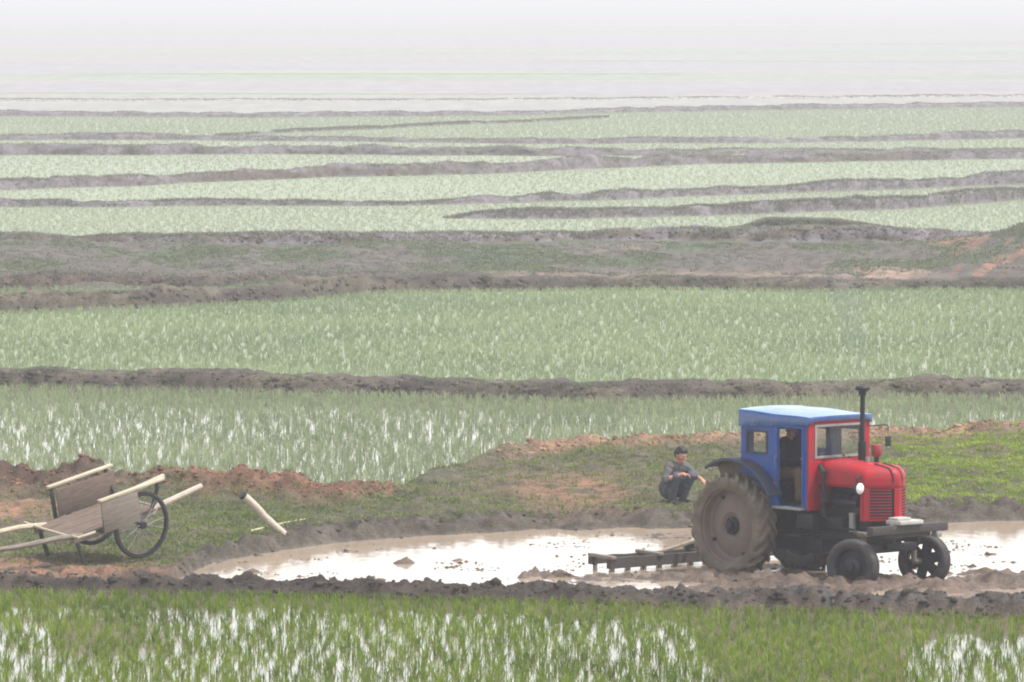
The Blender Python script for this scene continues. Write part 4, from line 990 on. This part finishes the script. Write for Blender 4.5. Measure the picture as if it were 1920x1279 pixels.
for s in (-1, 1):
    yb = s * 0.45
    m = MB(); m.tube([(1.24, yb, 0.215), (0.45, yb, 0.085 + 0.06), (0.3, yb, 0.062)], [0.042, 0.046, 0.04], 8)
    m.build('tail_beam', 'log', C_)
    m = MB(); m.beam((0.32, yb, 0.062), (-1.15, yb, 0.062), 0.07, 0.07, bevel=0.008); m.build('side_sill', 'grey_wood', C_)
    m = MB(); m.tube([(-0.95, yb, 0.10), (-1.4, yb + s * 0.02, 0.19), (-2.1, yb + s * 0.02, 0.27), (-2.85, yb, 0.40)], [0.04, 0.042, 0.038, 0.03], 8); m.build('shaft', 'pale_wood' if s > 0 else 'grey_wood', C_)
    yo = s * (0.645 if s < 0 else 0.52)
    sp = MB(); sp.box((-0.38, yo, 0.32), (0.66, 0.02, 0.46), bevel=0.003) if s < 0 else sp.box((-0.12, yo, 0.33), (1.06, 0.02, 0.40), bevel=0.003)
    pan = sp.build('side_panel', 'grey_wood' if s < 0 else 'brown_wood', C_)
    m = MB(); m.beam((-0.72, s * 0.62, 0.575), (0.46, s * 0.62, 0.585), 0.085, 0.035, bevel=0.006); m.build('top_rail', 'pale_wood', C_)
    for x in (-0.66, 0.34):
        m = MB(); m.beam((x, s * 0.60, 0.08 if x < 0 else 0.46), (x, s * 0.62, 0.56), 0.05, 0.045, up=(1, 0, 0), bevel=0.005); m.build('post', 'dark_wood', C_)
        m = MB(); m.beam((x, s * 0.40, 0.085 if x < 0 else 0.10), (x, s * 0.62, 0.10 if x < 0 else 0.49), 0.04, 0.04, up=(1, 0, 0)); m.build('bracket', 'dark_wood', C_)
    m = MB(); m.beam((-1.08, s * 0.44, 0.06), (-0.98, s * 0.46, -0.36), 0.045, 0.045, up=(1, 0, 0)); m.build('front_leg', 'dark_wood', C_)
m = MB(); m.tube([(-1.17, 0.66, 0.165), (-1.17, 0.2, 0.145), (-1.17, -0.3, 0.14), (-1.16, -0.62, 0.155), (-0.88, -0.66, 0.165)], 0.022, 8); m.build('front_bar', 'pale_wood', C_)
m = MB(); m.beam((0.42, -0.52, 0.115), (0.42, 0.52, 0.115), 0.06, 0.05, bevel=0.006); m.build('tail_bar', 'grey_wood', C_)

# ================================================================== SLANTED LOG POST AND STICK
def hit(px, py):
    for zz in np.arange(0.9, -0.05, -0.01):
        x_, y_ = (float(v) for v in G(px, py, zz))
        if float(near_height(x_, y_)) >= zz: return x_, y_, zz
    return x_, y_, 0.0
bx, by, bz = hit(537, 1003); bz -= 0.04
ux, uy = by * 0 + 0, by - 0.25
def ray_at_y(px, py, y):
    u = (px - 960) / F_PX; v = (639.5 - py) / F_PX; t_ = y / (CP + v * SP); return Vector((u * t_, y, CAM_Z + (-SP + v * CP) * t_))
top = ray_at_y(455, 928, by - 0.30); bot = Vector((bx, by, bz))
L0 = empty('log_post', bot); tag(L0, 'bleached round log with dark end leaning out of the grass beside the mud', 'log')
dirv = top - bot
m = MB(); pts = [dirv * (k / 8) + Vector((math.sin(k * 1.3) * 0.006, 0, math.cos(k) * 0.005)) for k in range(9)]
m.tube(pts, [0.060, 0.062, 0.058, 0.064, 0.059, 0.063, 0.061, 0.064, 0.064], 14); m.build('log', 'log', L0, 50)
m = MB(); u_ = dirv.normalized(); m.tube([dirv - u_ * 0.03, dirv + u_ * 0.012], [0.068, 0.068], 14); m.build('end_band', 'black', L0)
sy_ = by - 0.03
a_ = ray_at_y(472, 991, sy_); b_ = ray_at_y(572, 967, sy_ + 0.05); a_ = Vector(hit(470, 998)) + Vector((0, -0.05, 0.02)); b_ = Vector(hit(572, 976)) + Vector((0, -0.05, 0.02))
m = MB(); m.tube([Vector((0, 0, 0)), (b_ - a_) * 0.5 + Vector((0, 0, 0.01)), b_ - a_], [0.019, 0.021, 0.018], 8)
st = m.build('stick', 'pale_wood'); st.location = (a_.x, a_.y, a_.z)
tag(st, 'thin pale stick crossing behind the leaning log', 'stick')

# ================================================================== PEOPLE
def sdf_mesh(prims, h, pad=0.03, warp=None):
    """prims: (a, b, ra, rb, k) tapered capsules, smooth-unioned; surface nets -> verts, quads"""
    lo = np.min([np.minimum(np.array(p[0]) - p[2], np.array(p[1]) - p[3]) for p in prims], 0) - pad
    hi = np.max([np.maximum(np.array(p[0]) + p[2], np.array(p[1]) + p[3]) for p in prims], 0) + pad
    n = np.ceil((hi - lo) / h).astype(int) + 1
    D = np.full(n, 1.0, np.float32)
    for (a, b, ra, rb, k) in prims:
        a = np.array(a, float); b = np.array(b, float); rm = max(ra, rb) + 0.09
        i0 = np.maximum(np.floor((np.minimum(a, b) - rm - lo) / h).astype(int), 0); i1 = np.minimum(np.ceil((np.maximum(a, b) + rm - lo) / h).astype(int) + 1, n)
        gx, gy, gz = np.meshgrid(*[lo[q] + np.arange(i0[q], i1[q]) * h for q in range(3)], indexing='ij')
        P = np.stack([gx, gy, gz], -1) - a; ba = b - a; L2 = max(ba @ ba, 1e-9)
        t_ = np.clip((P @ ba) / L2, 0, 1); d = np.linalg.norm(P - t_[..., None] * ba, axis=-1) - (ra + (rb - ra) * t_)
        sl = tuple(slice(i0[q], i1[q]) for q in range(3)); o = D[sl]
        hh = np.clip(0.5 + 0.5 * (o - d) / k, 0, 1); D[sl] = o * (1 - hh) + d * hh - k * hh * (1 - hh)
    if warp is not None:
        g_ = np.meshgrid(*[lo[q] + np.arange(n[q]) * h for q in range(3)], indexing='ij'); D = D + warp(*g_).astype(np.float32)
    S = D < 0; nn = n - 1
    cnt = np.zeros(nn, int); acc = np.zeros(tuple(nn) + (3,)); crn = [(i, j, k) for i in (0, 1) for j in (0, 1) for k in (0, 1)]
    cv = lambda A, c: A[c[0]:c[0] + nn[0], c[1]:c[1] + nn[1], c[2]:c[2] + nn[2]]
    for i, c0 in enumerate(crn):
        for c1 in crn[i + 1:]:
            if sum(abs(c0[q] - c1[q]) for q in range(3)) != 1: continue
            d0, d1 = cv(D, c0), cv(D, c1); x = (d0 < 0) != (d1 < 0); t_ = np.where(x, d0 / np.where(x, d0 - d1, 1), 0)
            cnt += x
            for q in range(3): acc[..., q] += np.where(x, c0[q] + t_ * (c1[q] - c0[q]), 0)
    act = cnt > 0; idx = np.full(nn, -1); idx[act] = np.arange(act.sum())
    ijk = np.stack(np.nonzero(act), -1); V = lo + (ijk + acc[act] / cnt[act][:, None]) * h
    Fs = []
    for q in range(3):
        a1, a2 = (q + 1) % 3, (q + 2) % 3
        s0 = [slice(1, nn[r_]) for r_ in range(3)]; s1 = list(s0); s0[q] = slice(0, nn[q]); s1[q] = slice(1, nn[q] + 1)
        A, B = S[tuple(s0)], S[tuple(s1)]; e = np.stack(np.nonzero(A != B), -1)
        if not len(e): continue
        fl = A[tuple(e.T)]; base_ = e + 1; base_[:, q] -= 1
        def id_(d1, d2):
            c = base_.copy(); c[:, a1] -= d1; c[:, a2] -= d2; return idx[tuple(c.T)]
        f = np.stack([id_(1, 1), id_(0, 1), id_(0, 0), id_(1, 0)], 1); f[~fl] = f[~fl][:, ::-1]; Fs.append(f)
    return V, np.concatenate(Fs)
def sdf_obj(name, prims, h, mat, parent, warp=None):
    V, Fq = sdf_mesh(prims, h, warp=warp); me = np_mesh(name, V, Fq)
    return link(name, me, mat, parent, 180)
def mir(p): return [p, ((p[0][0], -p[0][1], p[0][2]), (p[1][0], -p[1][1], p[1][2]), p[2], p[3], p[4])]
def fold(sc, amp, sd):
    return lambda x, y, z: amp * (np.sin(x * sc + 2.1 * np.sin(z * sc * 0.6 + sd)) * np.cos(z * sc * 1.1 + y * sc * 0.7 + sd))
def grow(ps, g): return [(a, b, ra + g, rb + g, k) for (a, b, ra, rb, k) in ps]
def hand(w, e, up=(0, 0, 1), curl=0.5, sgn=1):
    """palm + five fingers; w wrist, e direction of the fingers, up = back of the hand"""
    w = Vector(w); e = Vector(e).normalized(); up = Vector(up); sd_ = e.cross(up).normalized() * sgn; up = sd_.cross(e).normalized() * sgn
    P = [(w, w + e * 0.035, 0.024, 0.030, 0.02)]
    for k, (o_, ln) in enumerate(((-0.033, 0.062), (-0.011, 0.075), (0.011, 0.080), (0.033, 0.072))):
        kn = w + e * 0.085 + sd_ * o_; P.append((w + e * 0.03 + sd_ * o_ * 0.6, kn, 0.015, 0.011, 0.015))
        j1 = kn + (e * math.cos(curl) - up * math.sin(curl)) * ln * 0.5; j2 = j1 + (e * math.cos(curl * 2.2) - up * math.sin(curl * 2.2)) * ln * 0.5
        P.append((kn, j1, 0.010, 0.009, 0.004)); P.append((j1, j2, 0.009, 0.008, 0.004))
    tb = w + e * 0.03 + sd_ * 0.026; t1 = tb + (e * 0.5 + sd_ * 0.8 - up * 0.3) * 0.04; t2 = t1 + (e * 0.9 + sd_ * 0.2 - up * 0.3) * 0.03
    P += [(tb, t1, 0.013, 0.011, 0.006), (t1, t2, 0.011, 0.009, 0.004)]
    return [(tuple(a), tuple(b), ra, rb, k) for (a, b, ra, rb, k) in P]
def head_prims(c, f, upv=(0, 0, 1)):
    """c centre of skull, f face direction"""
    c = Vector(c); f = Vector(f).normalized(); u = Vector(upv).normalized(); s_ = u.cross(f).normalized(); u = f.cross(s_)
    q = lambda x, y, z: tuple(c + f * x + s_ * y + u * z)
    P = [(q(-0.018, 0, 0.03), q(0.015, 0, 0.035), 0.080, 0.075, 0.03), (q(0.02, 0, -0.02), q(0.045, 0, -0.075), 0.062, 0.040, 0.04),
         (q(0.086, 0, 0.005), q(0.102, 0, -0.028), 0.009, 0.014, 0.012), (q(0.078, -0.03, 0.022), q(0.078, 0.03, 0.022), 0.010, 0.010, 0.015),
         (q(0.082, -0.02, -0.06), q(0.082, 0.02, -0.06), 0.008, 0.008, 0.01), (q(0.07, 0, -0.09), q(0.072, 0, -0.095), 0.018, 0.016, 0.02),
         (q(0.06, -0.045, -0.015), q(0.055, -0.05, -0.02), 0.022, 0.022, 0.02), (q(0.06, 0.045, -0.015), q(0.055, 0.05, -0.02), 0.022, 0.022, 0.02)]
    for s in (-1, 1): P.append((q(-0.005, s * 0.082, 0.012), q(0.0, s * 0.083, -0.022), 0.014, 0.010, 0.006))
    return P, q

def squatter():
    x, y, z = hit(1271, 946)
    fa = math.atan2(-0.80, 0.60)
    o = empty('person', (x, y, z), (0, 0, fa))
    tag(o, 'person in grey jacket and slate trousers squatting on the bank, arms over knees', 'person')
    hips = [(-0.17, 0.085, 0.21), (-0.17, -0.085, 0.21)]
    legs = []
    for s in (-1, 1):
        hp = (-0.15, s * 0.09, 0.20); kn = (0.155, s * 0.155, 0.46); an = (-0.02, s * 0.115, 0.09)
        legs += [(hp, kn, 0.088, 0.062, 0.04), (kn, an, 0.058, 0.040, 0.02)]
    pel = [((-0.19, -0.07, 0.21), (-0.19, 0.07, 0.21), 0.105, 0.105, 0.05)]
    feet = []
    for s in (-1, 1): feet += [((-0.06, s * 0.115, 0.045), (0.10, s * 0.135, 0.035), 0.042, 0.036, 0.02), ((0.10, s * 0.135, 0.03), (0.15, s * 0.14, 0.025), 0.036, 0.028, 0.02)]
    torso = [((-0.19, 0, 0.26), (-0.10, 0, 0.46), 0.125, 0.135, 0.06), ((-0.10, -0.05, 0.46), (-0.02, -0.09, 0.60), 0.12, 0.085, 0.06), ((-0.10, 0.05, 0.46), (-0.02, 0.09, 0.60), 0.12, 0.085, 0.06),
             ((-0.02, -0.15, 0.615), (-0.02, 0.15, 0.615), 0.062, 0.062, 0.05)]
    # right arm (y<0) lies across the knees, left arm reaches past the left knee
    rs, re, rw = (-0.01, -0.185, 0.60), (0.06, -0.30, 0.42), (0.235, -0.11, 0.505)
    ls, le, lw_ = (-0.01, 0.185, 0.60), (0.12, 0.22, 0.49), (0.27, 0.235, 0.43)
    ua = [(rs, re, 0.056, 0.045, 0.03), (ls, le, 0.056, 0.045, 0.03)]
    fa_ = [(re, rw, 0.043, 0.027, 0.02), (le, lw_, 0.043, 0.027, 0.02)]
    hc = (0.07, 0.0, 0.795); face = (0.86, 0.20, -0.28)
    hp_, q = head_prims(hc, face, (0.15, 0, 1))
    neck = [((-0.005, 0, 0.63), (0.04, 0.0, 0.735), 0.056, 0.050, 0.03)]
    hr = hand(rw, (0.6, 0.75, 0.05), (0, 0, 1), 0.55, 1); hl = hand(lw_, (0.6, 0.5, -0.6), (0.5, 0, 0.8), 0.35, -1)
    body = pel + torso + legs + feet + neck + hp_ + ua + fa_ + hr + hl
    sdf_obj('body', body, 0.0065, 'skin', o)
    sdf_obj('jacket', grow(torso, 0.016) + grow(ua, 0.016) + [(le, tuple(Vector(le).lerp(Vector(lw_), 0.55)), 0.056, 0.050, 0.03), (re, tuple(Vector(re).lerp(Vector(rw), 0.12)), 0.058, 0.054, 0.03),
            ((-0.20, -0.08, 0.27), (-0.20, 0.08, 0.27), 0.13, 0.13, 0.05), ((-0.06, -0.06, 0.66), (-0.06, 0.06, 0.66), 0.03, 0.03, 0.02), ((0.05, -0.065, 0.645), (-0.05, -0.075, 0.665), 0.018, 0.02, 0.02), ((0.05, 0.065, 0.645), (-0.05, 0.075, 0.665), 0.018, 0.02, 0.02)],
            0.008, 'jacket', o, fold(34, 0.006, 0.4))
    sdf_obj('trousers', grow(pel + legs, 0.017), 0.008, 'trousers', o, fold(30, 0.007, 1.7))
    for s in (0, 1): sdf_obj('shoe', grow(feet[2 * s:2 * s + 2], 0.008), 0.008, 'shoe', o)
    hd = [(q(-0.03, 0, 0.055), q(0.012, 0, 0.07), 0.083, 0.074, 0.03), (q(-0.055, 0, 0.0), q(-0.05, 0, 0.02), 0.062, 0.07, 0.03), (q(0.04, -0.035, 0.088), q(0.045, 0.04, 0.09), 0.036, 0.036, 0.02), (q(-0.02, -0.03, 0.13), q(0.0, 0.02, 0.14), 0.03, 0.03, 0.02),
          (q(-0.005, -0.074, 0.05), q(0.0, -0.07, 0.03), 0.02, 0.016, 0.02), (q(-0.005, 0.074, 0.05), q(0.0, 0.07, 0.03), 0.02, 0.016, 0.02)]
    sdf_obj('hair', hd, 0.007, 'hair', o, fold(150, 0.006, 0.2))
    for s in (-1, 1):
        m = MB(); m.tube([q(0.080, s * 0.022, 0.006), q(0.080, s * 0.042, 0.006)], 0.008, 8); m.build('eye', 'hair', o)
squatter()

def driver():
    v = Matrix.Rotation(-TH, 3, 'Z') @ Vector((0.36, 0, 1.02))
    o = empty('person', (TLOC[0] + v.x, TLOC[1] + v.y, v.z), TROT)
    tag(o, 'driver in dark clothes and khaki trousers sitting inside the blue tractor cab', 'person')
    legs = []; feet = []
    for s in (-1, 1):
        hp = (0.02, s * 0.09, 0.42); kn = (0.42, s * 0.17, 0.47); an = (0.42, s * 0.17, 0.10)
        legs += [(hp, kn, 0.085, 0.060, 0.04), (kn, an, 0.056, 0.042, 0.02)]
        feet += [((0.40, s * 0.17, 0.055), (0.58, s * 0.18, 0.05), 0.042, 0.034, 0.02)]
    pel = [((0.0, -0.07, 0.43), (0.0, 0.07, 0.43), 0.10, 0.10, 0.05)]
    torso = [((0.0, 0, 0.46), (0.02, 0, 0.72), 0.125, 0.14, 0.06), ((0.02, -0.09, 0.72), (0.03, -0.09, 0.86), 0.10, 0.075, 0.06), ((0.02, 0.09, 0.72), (0.03, 0.09, 0.86), 0.10, 0.075, 0.06), ((0.03, -0.16, 0.87), (0.03, 0.16, 0.87), 0.06, 0.06, 0.05)]
    arms = []; hands = []
    for s in (-1, 1):
        sh, el, wr = (0.03, s * 0.19, 0.85), (0.20, s * 0.25, 0.62), (0.44, s * 0.15, 0.66)
        arms += [(sh, el, 0.055, 0.045, 0.03), (el, wr, 0.043, 0.028, 0.02)]; hands += hand(wr, (0.9, -s * 0.2, 0.1), (0, 0, 1), 0.8, s)
    hp_, q = head_prims((0.07, 0, 1.07), (1, -0.15, -0.08))
    neck = [((0.03, 0, 0.88), (0.055, 0, 1.01), 0.056, 0.050, 0.03)]
    sdf_obj('body', pel + legs + feet + torso + arms + hands + neck + hp_, 0.008, 'skin', o)
    sdf_obj('jacket', grow(torso, 0.016) + grow([arms[0], arms[2]], 0.016) + grow([arms[1], arms[3]], 0.012)[:2] + [((0, -0.07, 0.44), (0, 0.07, 0.44), 0.125, 0.125, 0.05)], 0.010, 'navy', o, fold(30, 0.006, 0.5))
    sdf_obj('trousers', grow(pel + legs, 0.014), 0.010, 'khaki', o, fold(30, 0.005, 0.9))
    for s in (0, 1): sdf_obj('shoe', grow(feet[s:s + 1], 0.007), 0.009, 'shoe', o)
    sdf_obj('cap', [(q(-0.02, 0, 0.06), q(0.01, 0, 0.07), 0.088, 0.080, 0.03), (q(0.06, -0.03, 0.055), q(0.06, 0.03, 0.055), 0.05, 0.05, 0.02)], 0.009, 'navy', o)
    for s in (-1, 1):
        m = MB(); m.tube([q(0.080, s * 0.022, 0.006), q(0.080, s * 0.042, 0.006)], 0.008, 8); m.build('eye', 'hair', o)
driver()
# ================================================================== EXHAUST SMOKE
ep = Matrix.Rotation(-TH, 3, 'Z') @ Vector((1.78, 0.13, 2.80)); ep = ep + Vector(TLOC)
sp_ = []; rs_ = random.Random(4)
for k in range(16):
    f_ = k / 15; c0_ = Vector((-0.28 * f_ + rs_.uniform(-0.12, 0.12) * f_, 0.3 * f_, 0.05 + 1.35 * f_)); rr_ = 0.05 + 0.20 * f_ * rs_.uniform(0.7, 1.2)
    sp_.append((tuple(c0_), tuple(c0_ + Vector((0.03, 0, 0.05))), rr_, rr_, 0.08))
sm = sdf_obj('exhaust_smoke', sp_, 0.03, None, None, lambda x, y, z: 0.03 * np.sin(x * 17 + z * 9) * np.sin(z * 14 + y * 11)); sm.location = ep
m_, n_, o_ = new_mat('exhaust_smoke'); vv = N(n_, 'ShaderNodeVolumePrincipled')
vv.inputs['Color'].default_value = (0.16, 0.18, 0.27, 1); vv.inputs['Density'].default_value = 0.28
n_.links.new(vv.outputs[0], o_.inputs['Volume']); sm.data.materials.append(m_)
tag(sm, 'thin bluish exhaust smoke drifting above the tractor pipe', 'smoke', kind='stuff')

# ================================================================== HAZE
b = MB(); b.box((0, 2300, (11.2 - 1.2) / 2), (6400, 5800, 12.4))
hz = b.build('haze', None, None, None)
m, n, o = new_mat('haze'); vol = N(n, 'ShaderNodeVolumePrincipled')
vol.inputs['Color'].default_value = (0.665, 0.66, 0.695, 1); vol.inputs['Density'].default_value = HAZE_DENSITY
vol.inputs['Anisotropy'].default_value = 0.0
n.links.new(vol.outputs[0], o.inputs['Volume']); hz.data.materials.append(m)
tag(hz, 'pale haze filling the air over the fields', 'haze', kind='stuff')
